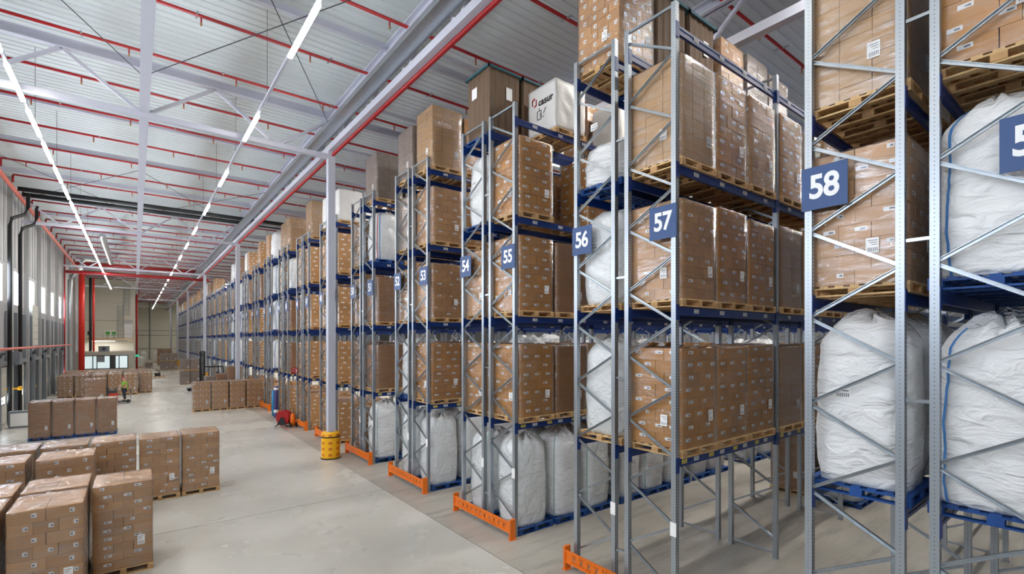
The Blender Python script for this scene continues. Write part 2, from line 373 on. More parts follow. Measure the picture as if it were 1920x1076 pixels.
tag(link('wall_ladder', lm, None, (-1.75, MY - .1, 1.05 * H)), 'steel caged ladder standing on the mezzanine floor', 'ladder')
tag(link('wall_ladder', lm, None, (-1.0, MY - .1, 1.78 * H)), 'upper steel caged ladder reaching the roof above the white door', 'ladder')
f = MB(); f.box(-1.35, -.35, MY - .06, MY, 1.05 * H, 1.05 * H + 2.3, 'white'); d = struct('door_90', f, 'white door on the mezzanine')
f = MB(); f.box(-1.42, -.28, MY - .09, MY - .03, 1.05 * H + 2.3, 1.05 * H + 2.9, 'wall'); link('door_head', f.mesh('door_head'), d)
for (x, c, n, l) in ((-4.9, 'black', 'desk_chair', 'black chair at the left of the mezzanine rail'), (-3.0, 'green', 'desk_chair', 'green chair on the mezzanine'), (-2.35, 'green', 'desk_chair', 'second green chair nearer the mezzanine ladder')):
    e = tag(empty(n, (x, OY + 5.8, 1.05 * H)), l, 'chair')
    f = MB(); f.box(-.22, .22, -.22, .22, .42, .49, c); link('seat', f.mesh('seat'), e)
    f = MB(); f.box(-.22, .22, .2, .25, .55, .98, c); link('backrest', f.mesh('backrest'), e)
    f = MB(); f.tube([(0, 0, .06), (0, 0, .42)], .03, 'dark', 6); f.bar((-.25, 0, .04), (.25, 0, .04), .05, .06, 'dark'); f.bar((0, -.25, .04), (0, .25, .04), .05, .06, 'dark'); f.bar((0, .22, .45), (0, .23, .7), .05, .03, 'dark'); link('base', f.mesh('base'), e)
e = tag(empty('fan_unit', (-3.2, OY + .9, .69 * H)), 'grey fan unit standing on the office roof', 'fan')
f = MB(); f.box(-.55, .55, -.3, .3, 0, .75, 'steel_grey'); link('housing', f.mesh('housing'), e)
f = MB()
for k in range(4):
    a = k * math.pi / 4; f.bar((-.3 * math.cos(a), -.33, .38 - .3 * math.sin(a)), (.3 * math.cos(a), -.33, .38 + .3 * math.sin(a)), .03, .07, 'black')
link('fan_blade', f.mesh('fan_blade'), e)
tag(link('exit_sign', MB().box(-.2, .2, -.04, .04, 0, .25, 'exit_green').mesh('exit_sign'), None, (.0 + .21, OY + .4, .55 * H)), 'green lit exit sign beside the office block', 'sign')

# ------------------------------------------------------------------ dock doors and wall equipment
for i, (a, b) in enumerate(wins):
    if a < 6.2 * H or a > 14.6 * H: continue
    da, db = a + .45, a + 3.3
    f = MB(); opened = i in (10, 14)
    if opened: f.box(XL + .02, XL + .06, da, db, 0, .68 * H, 'dock_dark')  # dark sheet painted for the shade inside the open doorway
    else:
        for k in range(6): f.box(XL + .02, XL + .10, da, db, .02 + k * .54, .02 + k * .54 + .525, 'door')
    d = struct('door_%d' % (i + 1), f, ('dark open dock doorway' if opened else 'closed pale sectional dock door') + ', %s along the left wall' % ordw(i))
    f = MB()
    if not opened:
        for k in range(3): f.box(XL + .10, XL + .112, da + .55 + k * .62, da + .55 + k * .62 + .45, 1.12, 1.62, 'black'); f.box(XL + .112, XL + .116, da + .6 + k * .62, da + .95 + k * .62, 1.17, 1.57, 'window')
        link('door_window', f.mesh('door_window'), d)
    else:
        for k in range(6): f.box(XL + .12, XL + .18, da + .1, db - .1, .92 * H + k * .5, .92 * H + k * .5 + .48, 'door')
        link('raised_door_leaf', f.mesh('raised_door_leaf'), d)
    f = MB()
    for yv in (da - .15, db + .05): f.box(XL + .02, XL + .2, yv, yv + .12, 0, 1.36 * H, 'steel_grey')
    f.box(XL + .02, XL + .3, da - .15, db + .17, .70 * H, .70 * H + .25, 'steel_grey')
    link('door_track', f.mesh('door_track'), d)
    for yv in (da - .75,):
        e = tag(link('dock_bollard', MB().box(-.08, .08, -.14, .14, 0, .8 * H, 'steel_grey').mesh('dock_bollard'), None, (XL + .34, yv, 0)),
            'grey guide post before the dock door, %s along the left wall' % ordw(i), 'post', 'guide posts of the dock doors')
        if yv < da: 
            link('warning_plate', MB().box(.12, .14, -.1, .1, 1.5, 1.62, 'label_yellow').mesh('warning_plate'), e)
            link('hydraulic_hose', MB().tube([(0, 0, .8 * H), (.05, .1, .84 * H), (.1, .5, .86 * H), (.05, .9, .85 * H)], .09, 'dark', 7).mesh('hydraulic_hose', True), e)
tag(link('control_cabinet', MB().box(0, .35, 0, 1.0, .7 * H, .7 * H + .75, 'steel_grey').mesh('control_cabinet'), None, (XL + .3, 8.45 * H, 0)), 'grey control cabinet high on the dock post at the left edge', 'cabinet')
bf = MB(); bf.box(-.5, .5, -.3, .3, 0, .9, 'steel_grey'); bf.box(-.42, .42, -.34, -.3, .1, .8, 'paper')
tag(link('tool_cart', bf.mesh('tool_cart'), None, (XL + 1.1, 7.9 * H, 0)), 'low grey cart beside the nearest dock post', 'cart')
tag(link('yellow_drive_motor', MB().tube([(-.6, 0, -.02), (0, 0, 0)], .04, 'yellow', 8).lathe([(.06, -.1), (.12, 0), (.12, .2), (.06, .28)], 'yellow', 12, (0, 0, 0), 'y').mesh('yellow_drive_motor', True), None, (XL + .75, 8.3 * H, .42 * H)), 'yellow gripper arm sticking out beside the dock', 'machine')
tag(link('wall_pipe', MB().tube([(0, 0, 0), (0, 10.2 * H, 0)], .07, 'salmon', 8).mesh('wall_pipe', True), None, (XL + .8, 4.0 * H, .905 * H)), 'faded red pipe running above the dock doors', 'pipe')
tag(link('wall_pipe', MB().tube([(0, 0, 0), (0, 10.3 * H, 0)], .11, 'salmon', 8).mesh('wall_pipe', True), None, (XL + .75, 6.0 * H, 2.74 * H)), 'large faded red main pipe high along the left wall', 'pipe')
def elbowed(y, label, z0=0):
    tag(link('drain_pipe', MB().tube([(0, 0, z0), (0, 0, 2.35 * H), (.1, 0, 2.44 * H), (.55, .5, 2.52 * H), (.65, .7, 2.62 * H), (.65, .8, 2.78 * H)], .095, 'black', 10).mesh('drain_pipe', True), None, (XL + .45, y, 0)), label, 'pipe')
elbowed(8.14 * H, 'black drain pipe going down the left wall, nearer the camera')
elbowed(8.80 * H, 'black drain pipe going down the left wall, farther from the camera')
for k in range(2):
    tag(link('roof_drain_pipe', MB().tube([(0, 0, 0), (XC - XL + 16, 0, 0)], .13, 'black', 10).mesh('roof_drain_pipe', True), None, (XL + .8, (8.1 + .28 * k) * H, 2.79 * H)), ('nearer' if k == 0 else 'farther') + ' black pipe hung across the hall under the roof', 'pipe')
tag(link('air_duct', MB().tube([(3.0, .4, 2.85 * H), (1.25, .1, 2.85 * H), (.95, .05, 2.8 * H), (.85, 0, 2.7 * H), (.85, 0, 2.6 * H), (.7, 0, 2.55 * H), (.1, 0, 2.43 * H), (0, 0, 2.35 * H), (0, 0, 1.9 * H), (0, 0, 0)], .2, 'duct', 12).mesh('air_duct', True), None, (XL + .5, 14.7 * H, 0)), 'galvanised round duct bending down the left wall', 'duct')
tag(link('air_duct', MB().tube([(0, 0, 0), (0, 3.5 * H, 0)], .22, 'duct', 12).mesh('air_duct', True), None, (XL + 4.0, 10.5 * H, 2.72 * H)), 'straight galvanised duct under the roof beside the left light line', 'duct')
for k, (x, r_, m_, nm) in enumerate(((.85, .3, 'red_bright', 'thick red sprinkler riser at the corner of the left wall'), (1.3, .16, 'black', 'black riser between two red risers at the left corner'), (1.62, .12, 'red_bright', 'thin red sprinkler riser beside the beige wall'))):
    tag(link('riser_pipe', MB().tube([(0, 0, 0), (0, 0, 2.75 * H)], r_, m_, 10).mesh('riser_pipe', True), None, (XL + x, 17.99 * H if k else 16.6 * H, 0)), nm, 'pipe')
tag(link('riser_pipe', MB().tube([(0, 0, 0), (0, 0, 2.5 * H)], .13, 'red', 10).mesh('riser_pipe', True), None, (.2, MY + .5, 0)), 'dark red riser at the right end of the beige wall', 'pipe')
tag(link('riser_pipe', MB().tube([(0, 0, 0), (0, 0, 2.8 * H)], .06, 'red', 10).mesh('riser_pipe', True), None, (XL + .4, 13.9 * H, .0)), 'slim red pipe beside the last left window', 'pipe')
for k, yv in enumerate((13.85, 15.2)):
    tag(link('main_pipe', MB().tube([(0, 0, 0), (XC - XL, 0, 0)], .15, 'red', 10).tube([(2, 0, 0), (2, 0, (.55, .22)[k] * H)], .012, 'galv', 5).tube([(9, 0, 0), (9, 0, (.55, .22)[k] * H)], .012, 'galv', 5).mesh('main_pipe', True), None, (XL + .5, yv * H, (2.452, 2.80)[k] * H)), ('nearer' if k == 0 else 'farther') + ' thick red main pipe crossing the hall', 'pipe')

# ------------------------------------------------------------------ roof steel
XM = .05 * H; ZT0, ZT1 = 2.54 * H, 2.87 * H
TR = [4.218 * H + (i - 1) * 4.74 * H for i in range(7)]       # truss / column lines
span = XC - XM
def truss(y, idx):
    e = tag(empty('roof_truss', (XM, y, ZT0)), '%s pale steel lattice truss across the hall counted from the camera' % ordw(idx), 'truss', 'lattice trusses across the hall')
    x0, x1 = (XL - XM + .1 if y < MY else .1 - XM), span
    link('bottom_chord', MB().box(x0 + (.3 if y < MY else 0), x1, -.1, .1, 0, .17, 'white_steel').mesh('bottom_chord'), e)
    m = MB(); m.box(x0, x1 + 38, -.12, .12, ZT1 - ZT0, ZT1 - ZT0 + .03, 'white_steel'); m.box(x0, x1 + 38, -.015, .015, ZT1 - ZT0 + .03, ZT1 - ZT0 + .25, 'white_steel'); m.box(x0, x1 + 38, -.12, .12, ZT1 - ZT0 + .25, ZT1 - ZT0 + .28, 'white_steel')
    link('top_chord', m.mesh('top_chord'), e)
    p = span / 3
    for s in ((-1, 1) if y < MY else (1,)):
        for k in range(3):
            a = (s * k * p, 0, .08 if k % 2 == 0 else ZT1 - ZT0); b = (s * (k + 1) * p, 0, .08 if k % 2 else ZT1 - ZT0)
            if s < 0 and k == 2: b = (s * (k + 1) * p + .2, 0, b[2])
            link('diagonal', MB().bar(a, b, .1, .1, 'white_steel').mesh('diagonal'), e)
for i, y in enumerate(TR[1:]): truss(y, i)
def girder(x, label, tray):
    e = tag(empty('roof_girder', (x, TR[0], 0)), label, 'girder')
    ln = YF - TR[0] - .2; y0 = YN - TR[0] + 2
    m = MB(); m.box(-.14, .14, y0, ln, 2.86 * H, 2.86 * H + .04, 'white_steel'); m.box(-.02, .02, y0, ln, 2.86 * H, 2.92 * H, 'white_steel'); m.box(-.14, .14, y0, ln, 2.92 * H, 2.92 * H + .04, 'white_steel'); link('top_chord', m.mesh('top_chord'), e)
    link('bottom_chord', MB().box(-.13, .13, y0, ln, 2.60 * H, 2.65 * H, 'white_steel').mesh('bottom_chord'), e)
    p = 4.74 * H / 8; dm = None
    k0 = -6
    for k in range(k0, 44):
        ya = k * p + p / 2
        if ya + p / 2 > ln: break
        for s in (-1, 1):
            me = MB().bar((0, 0, 2.64 * H), (0, s * p / 2, 2.87 * H), .09, .09, 'white_steel').mesh('diagonal') if (k == k0) else dm[s]
            if k == k0: dm = dict(dm or {}); dm[s] = me
            link('diagonal', me, e, (0, ya, 0))
    if tray:
        t = MB(); t.box(-.62, -.16, y0, ln, 2.675 * H, 2.675 * H + .012, 'galv'); t.box(-.63, -.62, y0, ln, 2.675 * H, 2.675 * H + .1, 'galv'); t.box(-.16, -.15, y0, ln, 2.675 * H, 2.675 * H + .1, 'galv')
        tag(link('cable_tray', t.mesh('cable_tray'), None, (x, TR[0], 0)), 'long galvanised cable tray fixed along the main girder', 'tray')
        tag(link('girder_pipe', MB().tube([(0, y0, 0), (0, ln, 0)], .065, 'red', 8).mesh('girder_pipe', True), None, (x + .05, TR[0], 2.575 * H)), 'long red pipe under the main girder', 'pipe')
girder(XC, 'long lattice girder above the white columns beside the racks', True)
girder(XC + 1.267 * H, 'second lattice girder above the racks, seen behind the load tops', False)
m = MB(); m.box(-.13, .13, 0, YF - YN, 0, .03, 'white_steel'); m.box(-.015, .015, 0, YF - YN, .03, .27, 'white_steel'); m.box(-.13, .13, 0, YF - YN, .27, .3, 'white_steel')
tag(link('ridge_beam', m.mesh('ridge_beam'), None, (XM, YN, 2.575 * H)), 'pale steel beam running down the middle of the hall', 'beam')
m = MB(); m.box(0, XR - .5, -.07, .07, 0, .02, 'white_steel'); m.box(0, XR - .5, -.01, .01, .02, .24, 'white_steel'); pm = m.mesh('purlin')
k = 0
for i in range(-1, 6):
    for j in range(1, 4):
        y = TR[1] + i * 4.74 * H + j * 1.185 * H
        if y < YN + 1 or y > YF - 1: continue
        tag(link('purlin', pm, None, (XL + .2 if y < MY - .5 else .3, y, 2.9 * H)), '%s roof purlin across the hall counted from the camera' % ordw(k), 'beam', 'purlins under the roof'); k += 1
# thin crossed bracing rods under the roof
k = 0
for i in range(0, 6):
    y0 = TR[i] + .1; 
    for (xa, xb) in ((XM, XC), (XL + .3, XM)):
        if xa < 0 and y0 > 13 * H: continue
        for (pa, pb) in (((xa, 0), (xb, 2.37 * H)), ((xb, 2.37 * H), (xa, 4.74 * H)), ((xb, 0.0), (xa, 2.37 * H)), ((xa, 2.37 * H), (xb, 4.74 * H))):
            if (k := k + 1) % 2: continue
            tag(link('brace_rod', MB().tube([(pa[0], pa[1], 0), (pb[0], pb[1], 0)], .014, 'dark', 5).mesh('brace_rod'), None, (0, y0, 2.83 * H + (k // 2 % 2) * .05)),
                'thin dark bracing rod under the roof, %s counted from the camera' % ordw(k // 2), 'rod', 'bracing rods under the roof')
# sprinkler pipes
hd = MB(); hd.tube([(0, 0, -.02), (0, 0, -.2)], .022, 'red', 6); hd.tube([(0, 0, -.2), (0, 0, -.27)], .03, 'wood_block', 6); hdm = hd.mesh('sprinkler_head')
bk = MB().bar((0, -.22, -.03), (0, .22, .02), .05, .03, 'galv').mesh('pipe_bracket')
pp = MB().tube([(0, 0, 0), (XR - 1.5, 0, 0)], .048, 'red', 8).mesh('pipe', True)
drop = MB().tube([(.1, 0, 0), (.02, 0, 0), (0, 0, -.05), (0, 0, -.42)], .055, 'red', 7).mesh('drop_pipe', True)
for i in range(47):
    y = (3.967 + (i - 5) * .64) * H
    if y > YF - 1: break
    e = tag(empty('sprinkler_pipe', (XL + .8 if y < MY - .5 else .5, y, 2.878 * H)), '%s thin red sprinkler pipe across the roof counted from the camera' % ordw(i), 'pipe', 'red sprinkler pipes across the roof')
    link('pipe', pp, e)
    n = 14 if i < 14 else 8 if i < 26 else 4
    for q in range(n): link('sprinkler_head', hdm, e, (.9 + q * 2.9 + (i % 2) * 1.3, 0, 0)); 
    for q in range(n // 2): link('pipe_bracket', bk, e, (2.0 + q * 3.6 + (i % 3), 0, 0))
    if y > 6 * H: link('drop_pipe', drop, e)
# columns with guards
cg = []
for i, y in enumerate(TR[1:]):
    m = MB(); m.box(-.14, .14, -.14, -.12, 0, 2.6 * H, 'white_steel'); m.box(-.14, .14, .12, .14, 0, 2.6 * H, 'white_steel'); m.box(-.01, .01, -.12, .12, 0, 2.6 * H, 'white_steel')
    m.box(-.13, -.12, -.12, .12, 0, 2.6 * H, 'white_steel')
    where = ('in front of rack forty-nine, the nearest column', 'behind the four carton loads, second from the camera', 'beside the reach truck, third from the camera', 'fourth from the camera', 'fifth from the camera', 'sixth from the camera')[i]
    tag(link('steel_column', m.mesh('steel_column'), None, (XC, y, 0)), 'tall pale steel column ' + where, 'column', 'pale columns between hall and racks')
    e = tag(empty('column_guard', (XC, y, 0)), 'yellow round plastic guard around the column ' + where, 'guard', 'yellow guards around the columns')
    g = MB(); n = 28; prof = [(.30, .02), (.36, .05), (.36, .98), (.345, 1.04), (.30, 1.08), (.19, 1.08), (.19, .9)]
    g.lathe([(.36, .02)] + prof[2:], 'yellow', n); link('shell', g.mesh('shell', False), e)
    g = MB(); g.lathe([(.365, .86), (.372, .865), (.372, .90), (.365, .905)], 'black', n); link('band', g.mesh('band'), e)
    g = MB(); g.lathe([(.39, .0), (.39, .03), (.36, .04)], 'black', n); link('base_ring', g.mesh('base_ring'), e)
    g = MB()
    for zz in (.18, .42, .66, .95):
        for aa in (-170, -120, -70, -20, 100):
            for t in range(3):
                a0 = R(aa + t * 7); a1 = R(aa + t * 7 + 6)
                g.add([(.363 * math.cos(a0), .363 * math.sin(a0), zz - .05), (.363 * math.cos(a1), .363 * math.sin(a1), zz - .05), (.363 * math.cos(a1), .363 * math.sin(a1), zz + .05), (.363 * math.cos(a0), .363 * math.sin(a0), zz + .05)], [(0, 1, 2, 3)], 'orange_dark')
    link('printed_mark', g.mesh('printed_mark'), e)

# ------------------------------------------------------------------ light lines
def lamp_mesh(L_, mname, body=True, under=False):
    m = MB()
    if under: m.box(0, L_, -.028, .028, -.002, 0, mname)
    else: m.box(0, L_, -.05, .05, -.07, .0, mname)
    return m.mesh('lamp')
hl = lamp_mesh(2.42, 'lamp'); al = lamp_mesh(2.4, 'lamp_aisle', under=True)
def hall_line(x, y0, y1, period, off, label):
    e = tag(empty('light_line', (x, y0, 2.5 * H), R(90)), label, 'light')
    link('rail', MB().box(0, y1 - y0, -.035, .035, 0, .07, 'white_steel').mesh('rail'), e)
    y = off
    while y + 2.42 <= y1 - y0: link('lamp', hl, e, (y, 0, -.001)); y += period
    g = MB()
    k = 0
    while k * 5.7 < y1 - y0: g.tube([(k * 5.7 + 1, 0, .07), (k * 5.7 + 1, 0, 2.6)], .006, 'dark', 4); k += 1
    link('hanger', g.mesh('hanger'), e)
LX1, LX2 = -.367 * 1.5 * H, .4297 * 1.5 * H
def y_at(py, x): return ((1.5 * 911 / (638 - py)) - x / H * math.sin(R(37.8))) / math.cos(R(37.8)) * H
hall_line(LX1, y_at(205, LX1) - 7 * 3.2, 18.3 * H, 3.2, 0, 'left line of lit tubes under the hall roof')
hall_line(LX2, y_at(215, LX2) - 3 * 6.5, 29.6 * H, 6.5, 0, 'right line of lit tubes under the hall roof, with wider gaps')
e = tag(empty('mezzanine_fill_light', (-1.0 * H, OY + 6, 1.0 * H - .1)), 'added tube light brightening the wall under the mezzanine deck', 'light')  # unseen lamp, added to brighten the wall below the deck
link('rail', MB().box(0, 4, -.05, .05, 0, .1, 'white_steel').mesh('rail'), e)
link('lamp', al, e, (.1, 0, -.001))
PK = 29
railm = MB().box(0, 34, -.05, .05, 0, .09, 'white_steel').mesh('rail')
YC = [(1.265 + .93 * k) * H for k in range(-1, PK)]
for i, yc in enumerate(YC):
    y = yc + .465 * H; num = 57 - 2 * (i - 1)
    e = tag(empty('aisle_light_line', (1.5 * H, y, 2.76 * H)), 'white tube light above the aisle between racks %s and %s' % (numw(max(num - 2, 0)), numw(max(num - 3, 0))), 'light', 'tube lights above the rack aisles')
    link('rail', railm, e)
    n = 8 if i < 12 else 3
    for q in range(n): link('lamp', al, e, (3.4 + q * 3.7, 0, -.001))

# ------------------------------------------------------------------ pallet racks
X0 = 1.533 * H; BAY = .79 * H; TOPZ = 2.215 * H
LV = [.573 * H, 1.1225 * H, 1.634 * H, 2.136 * H]
FO, FI = .2445 * H, .0335 * H                  # outer and inner upright centres from the pair's middle
FD = FO - FI
um = MB(); um.box(-.05, .05, -.045, .045, 0.01, TOPZ, 'upright'); um.box(-.06, .06, -.06, .06, 0, .01, 'galv'); um = um.mesh('upright')
def channel(m, a, b):
    a, b = Vector(a), Vector(b); d = (b - a).normalized(); q = Vector((1, 0, 0)).cross(d).normalized() * .019
    m.bar(a + Vector((.014, 0, 0)), b + Vector((.014, 0, 0)), .04, .006, 'galv', (1, 0, 0))
    for s in (-1, 1): m.bar(a + q * s, b + q * s, .007, .034, 'galv', (1, 0, 0))
def bracing(outer_low):
    m = MB(); o, i = (.02, FD - .02) if outer_low else (FD - .02, .02); st = .1225 * H
    m.bar((0, .03, .12), (0, FD - .03, .12), .035, .045, 'galv')
    zo = .085 * H; k = 0
    while zo + st < TOPZ - .05:
        channel(m, (0, o, zo + .02), (0, i, zo + st - .02))
        if zo + 2 * st < TOPZ: channel(m, (0, i, zo + st + .02), (0, o, zo + 2 * st - .02))
        zo += 2 * st
    m.bar((0, .03, TOPZ - .04), (0, FD - .03, TOPZ - .04), .035, .045, 'galv')
    return m.mesh('bracing')
BRC = {True: bracing(True), False: bracing(False)}
bl = BAY - .1
bb = MB(); bb.box(.05, BAY - .05, -.025, .025, -.15, -.105, 'blue'); bb.box(.05, BAY - .05, -.018, .018, -.105, -.045, 'blue'); bb.box(.05, BAY - .05, -.025, .025, -.045, 0, 'blue')
for x in (.05, BAY - .055): bb.box(x, x + .006, -.04, .04, -.24, .03, 'blue')
for x in (-.05, BAY - .05): bb.box(x, x + .1, -.056, -.046, -.24, .03, 'blue')
bb = bb.mesh('beam')
def lab(m):
    b = MB(); b.box(-.075, .075, -.003, 0, -.105, -.035, m)
    for q in range(5): b.box(-.06 + q * .013, -.053 + q * .013, -.004, -.003, -.1, -.07, 'ink')
    b.box(-.06, .05, -.004, -.003, -.06, -.045, 'ink'); b.box(.015, .06, -.004, -.003, -.095, -.07, 'ink')
    return b.mesh('location_label')
lw, ly = lab('paper'), lab('label_yellow')
plate = MB().box(-.006, .006, -.275, .275, -.29, .29, 'sign_blue').mesh('plate')
def sign(parent, yoff, num):
    p = link('sign_plate', plate, parent, (-.066, yoff, 1.43 * H))
    o = link('sign_number', text_mesh('sign_number', str(num), .44, .012, M['white']), p, (-.009, 0, 0)); o.rotation_euler = (R(90), 0, R(-90)); o.scale = (.86, 1, 1)
gm = MB(); gL = 2 * FO + .2
gm.box(-.02, .02, 0, gL, .16, .20, 'orange'); gm.box(-.02, .02, 0, gL, .38, .42, 'orange')
nh = 11; hw = .045; y = 0; c0 = .24; cs = (gL - .48) / (nh - 1)
for k in range(nh + 1):                       # web with round-ish openings
    y1 = c0 + cs * k - hw if k < nh else gL
    gm.box(-.008, .008, y, y1, .20, .38, 'orange'); 
    if k < nh:
        for (p, q) in ((0, .015), (.165, .18)): gm.box(-.008, .008, y1, y1 + 2 * hw, .20 + p + (.035 if p == 0 else -.035) - (.035 if p == 0 else -0), .20 + q + (.03 if p == 0 else 0), 'orange')
        gm.box(-.008, .008, y1, y1 + .02, .2, .38, 'orange'); gm.box(-.008, .008, y1 + 2 * hw - .02, y1 + 2 * hw, .2, .38, 'orange')
    y = y1 + 2 * hw
gmm = gm.mesh('guard_rail')
gp = MB(); gp.box(-.03, .13, -.03, .03, 0, .49, 'orange'); gp.box(-.04, .16, -.06, .06, 0, .012, 'orange')
for zz in (.1, .2, .3, .4): gp.tube([(-.036, 0, zz), (-.028, 0, zz)], .012, 'galv', 6)
gp = gp.mesh('end_post')

def load_count(num):
    return RL.get(num)
def rack(num, yc):
    sgn = 1 if num % 2 == 0 else -1            # even numbers: far side of the pair
    y_in, y_out = yc + sgn * FI, yc + sgn * FO
    ylo = min(y_in, y_out)
    e = tag(empty('pallet_rack', (X0, ylo, 0)), 'galvanised pallet rack with blue beams, its blue sign numbered %s' % numw(num), 'rack', 'numbered pallet racks')
    nbay = 6 if num >= 50 else 2 if num >= 38 else 1
    out_y = FD if sgn > 0 else 0; in_y = 0 if sgn > 0 else FD
    for k in range(nbay + 1):
        link('upright', um, e, (k * BAY, 0, 0)); link('upright', um, e, (k * BAY, FD, 0)); link('bracing', BRC[sgn < 0], e, (k * BAY, 0, 0))
    for k in range(nbay):
        for li, z in enumerate(LV):
            for yy in (0, FD):
                b = link('beam', bb, e, (k * BAY, yy, z))
                if sgn < 0 and yy == 0 and num >= 43 and k < (4 if num > 52 else 1):
                    for q in range(4): link('location_label', lw, b, (.62 + q * .88, -.026, 0))
                    if li == 0:
                        for q in range(4): link('location_label', ly, b, (.24 + q * .88, -.026, 0))
    sign(e, out_y - sgn * .2, num)
    if num >= 50: link('load_notice', MB().box(-.003, .003, -.06, .06, -.12, .12, 'paper').mesh('load_notice'), e, (-.055, in_y if sgn > 0 else 0, 1.55))
for i, yc in enumerate(YC):
    k = i - 1; n2 = 56 - 2 * k
    rack(n2, yc)
    rack(n2 + 1, yc)
    if k > 26: continue
    g = tag(empty('rack_end_guard', (X0 - .235, yc - FO - .14, 0)), 'orange steel guard at the foot of racks %s and %s' % (numw(n2), numw(n2 + 1)), 'guard', 'orange guards at the rack ends')
    link('guard_rail', gmm, g, (0, .04, 0)); link('end_post', gp, g, (0, .02, 0)); link('end_post', gp, g, (0, gL + .06, 0))
    if i < 8:
        for j in range(4):
            tag(link('row_spacer', MB().bar((0, -.16 + .05, 0), (0, .16 - .05, 0), .04, .04, 'galv').mesh('row_spacer'), None, (X0, yc, (.16, .85, 1.25, 1.8)[j] * H)),
                'short steel spacer, %s from the floor, between racks %s and %s' % (ORD[j], numw(n2), numw(n2 + 1)), 'spacer', 'spacers between paired racks')

# ------------------------------------------------------------------ pallets and loads
def pallet_mesh(nm, a, b, w_, d_, hh=.144):
    m = MB(); W, D = w_ / 2, d_ / 2
    for k in range(7):
        x = -D + (d_ - .1) * k / 6; m.box(-W, W, x, x + .1, hh - .022, hh, a)      # top boards along x
    for x in (-W, -.05, W - .1): m.box(x, x + .1, -D, D, hh - .044, hh - .022, a)
    for x in (-W, -.06, W - .12):
        for y in (-D, -.07, D - .14): m.box(x, x + .12, y, y + .14, .022, hh - .044, b)
        m.box(x + .01, x + .11, -D, D, 0, .022, a)
    for y in (-D, D - .1): m.box(-W, W, y, y + .1, .0, .022, a)
    return m.mesh(nm)
PW = pallet_mesh('pallet', 'wood', 'wood_block', 1.13, 1.16); PB = pallet_mesh('pallet', 'blue_pallet', 'blue_pallet', 1.13, 1.16)
LW = 1.10                                          # load footprint
def carton(m, x0, x1, y0, y1, z0, z1, c, style, r_, tape=True):
    g = .0036
    m.box(x0 + g, x1 - g, y0 + g, y1 - g, z0 + g * .5, z1 - g * .5, c)
    if style == 'wide':
        for ax in (0, 1):
            for s in (-1, 1):
                u = r_.random()
                if u < (.32 if c == 'card_l' else .1): continue
                lab_quad(m, ax, s, x0, x1, y0, y1, .5 if u < .6 else .3, z0 + (z1 - z0) * .66, .07 if u < .75 else .04, .027)
    elif style == 'square':
        for ax in (0, 1):
            for s in (-1, 1): lab_quad(m, ax, s, x0, x1, y0, y1, .7 if ax else .3, z0 + (z1 - z0) * .55, .038, .038)
    elif style == 'small':
        for ax in (0, 1):
            for s in (-1, 1): lab_quad(m, ax, s, x0, x1, y0, y1, .25, z0 + (z1 - z0) * .6, .035, .03); lab_quad(m, ax, s, x0, x1, y0, y1, .75, z0 + (z1 - z0) * .4, .03, .02)
def lab_quad(m, ax, s, x0, x1, y0, y1, t, zc, hw_, hh_, mt='paper', ink=True):
    e = .0015
    if ax == 0:
        x = (x1 + e) if s > 0 else (x0 - e); yc_ = y0 + (y1 - y0) * t
        m.box(x - .001, x + .001, yc_ - hw_, yc_ + hw_, zc - hh_, zc + hh_, mt)
        if ink: m.box(x - .0018, x + .0018, yc_ - hw_ * .7, yc_ + hw_ * .1, zc - hh_ * .5, zc + hh_ * .3, 'ink')
    else:
        y = (y1 + e) if s > 0 else (y0 - e); xc_ = x0 + (x1 - x0) * t
        m.box(xc_ - hw_, xc_ + hw_, y - .001, y + .001, zc - hh_, zc + hh_, mt)
        if ink: m.box(xc_ - hw_ * .7, xc_ + hw_ * .1, y - .0018, y + .0018, zc - hh_ * .5, zc + hh_ * .3, 'ink')
def ship_label(m, ax, off, c, zc, hw_=.07, hh_=.1):
    def q(a0, a1, z0, z1, e, mt):
        if ax == 0: m.box(off - e, off, c + a0, c + a1, zc + z0, zc + z1, mt)
        else: m.box(c + a0, c + a1, off - e, off, zc + z0, zc + z1, mt)
    q(-hw_, hw_, -hh_, hh_, .003, 'paper')
    for k in range(6): q(-hw_ * .8 + k * hw_ * .27, -hw_ * .8 + k * hw_ * .27 + hw_ * .12, -hh_ * .8, -hh_ * .3, .0036, 'ink')
    for k in range(3): q(-hw_ * .8, hw_ * (.7 - .3 * k), hh_ * (.6 - .28 * k), hh_ * (.68 - .28 * k), .0036, 'ink')
def layers(nl, hgt, nx, ny):
    out = []
    for k in range(nl):
        a, b = (nx, ny) if k % 2 == 0 else (ny, nx)
        for i in range(a):
            for j in range(b):
                out.append((-LW / 2 + LW * i / a, -LW / 2 + LW * (i + 1) / a, -LW / 2 + LW * j / b, -LW / 2 + LW * (j + 1) / b, .146 + hgt * k / nl, .146 + hgt * (k + 1) / nl, k))
    return out
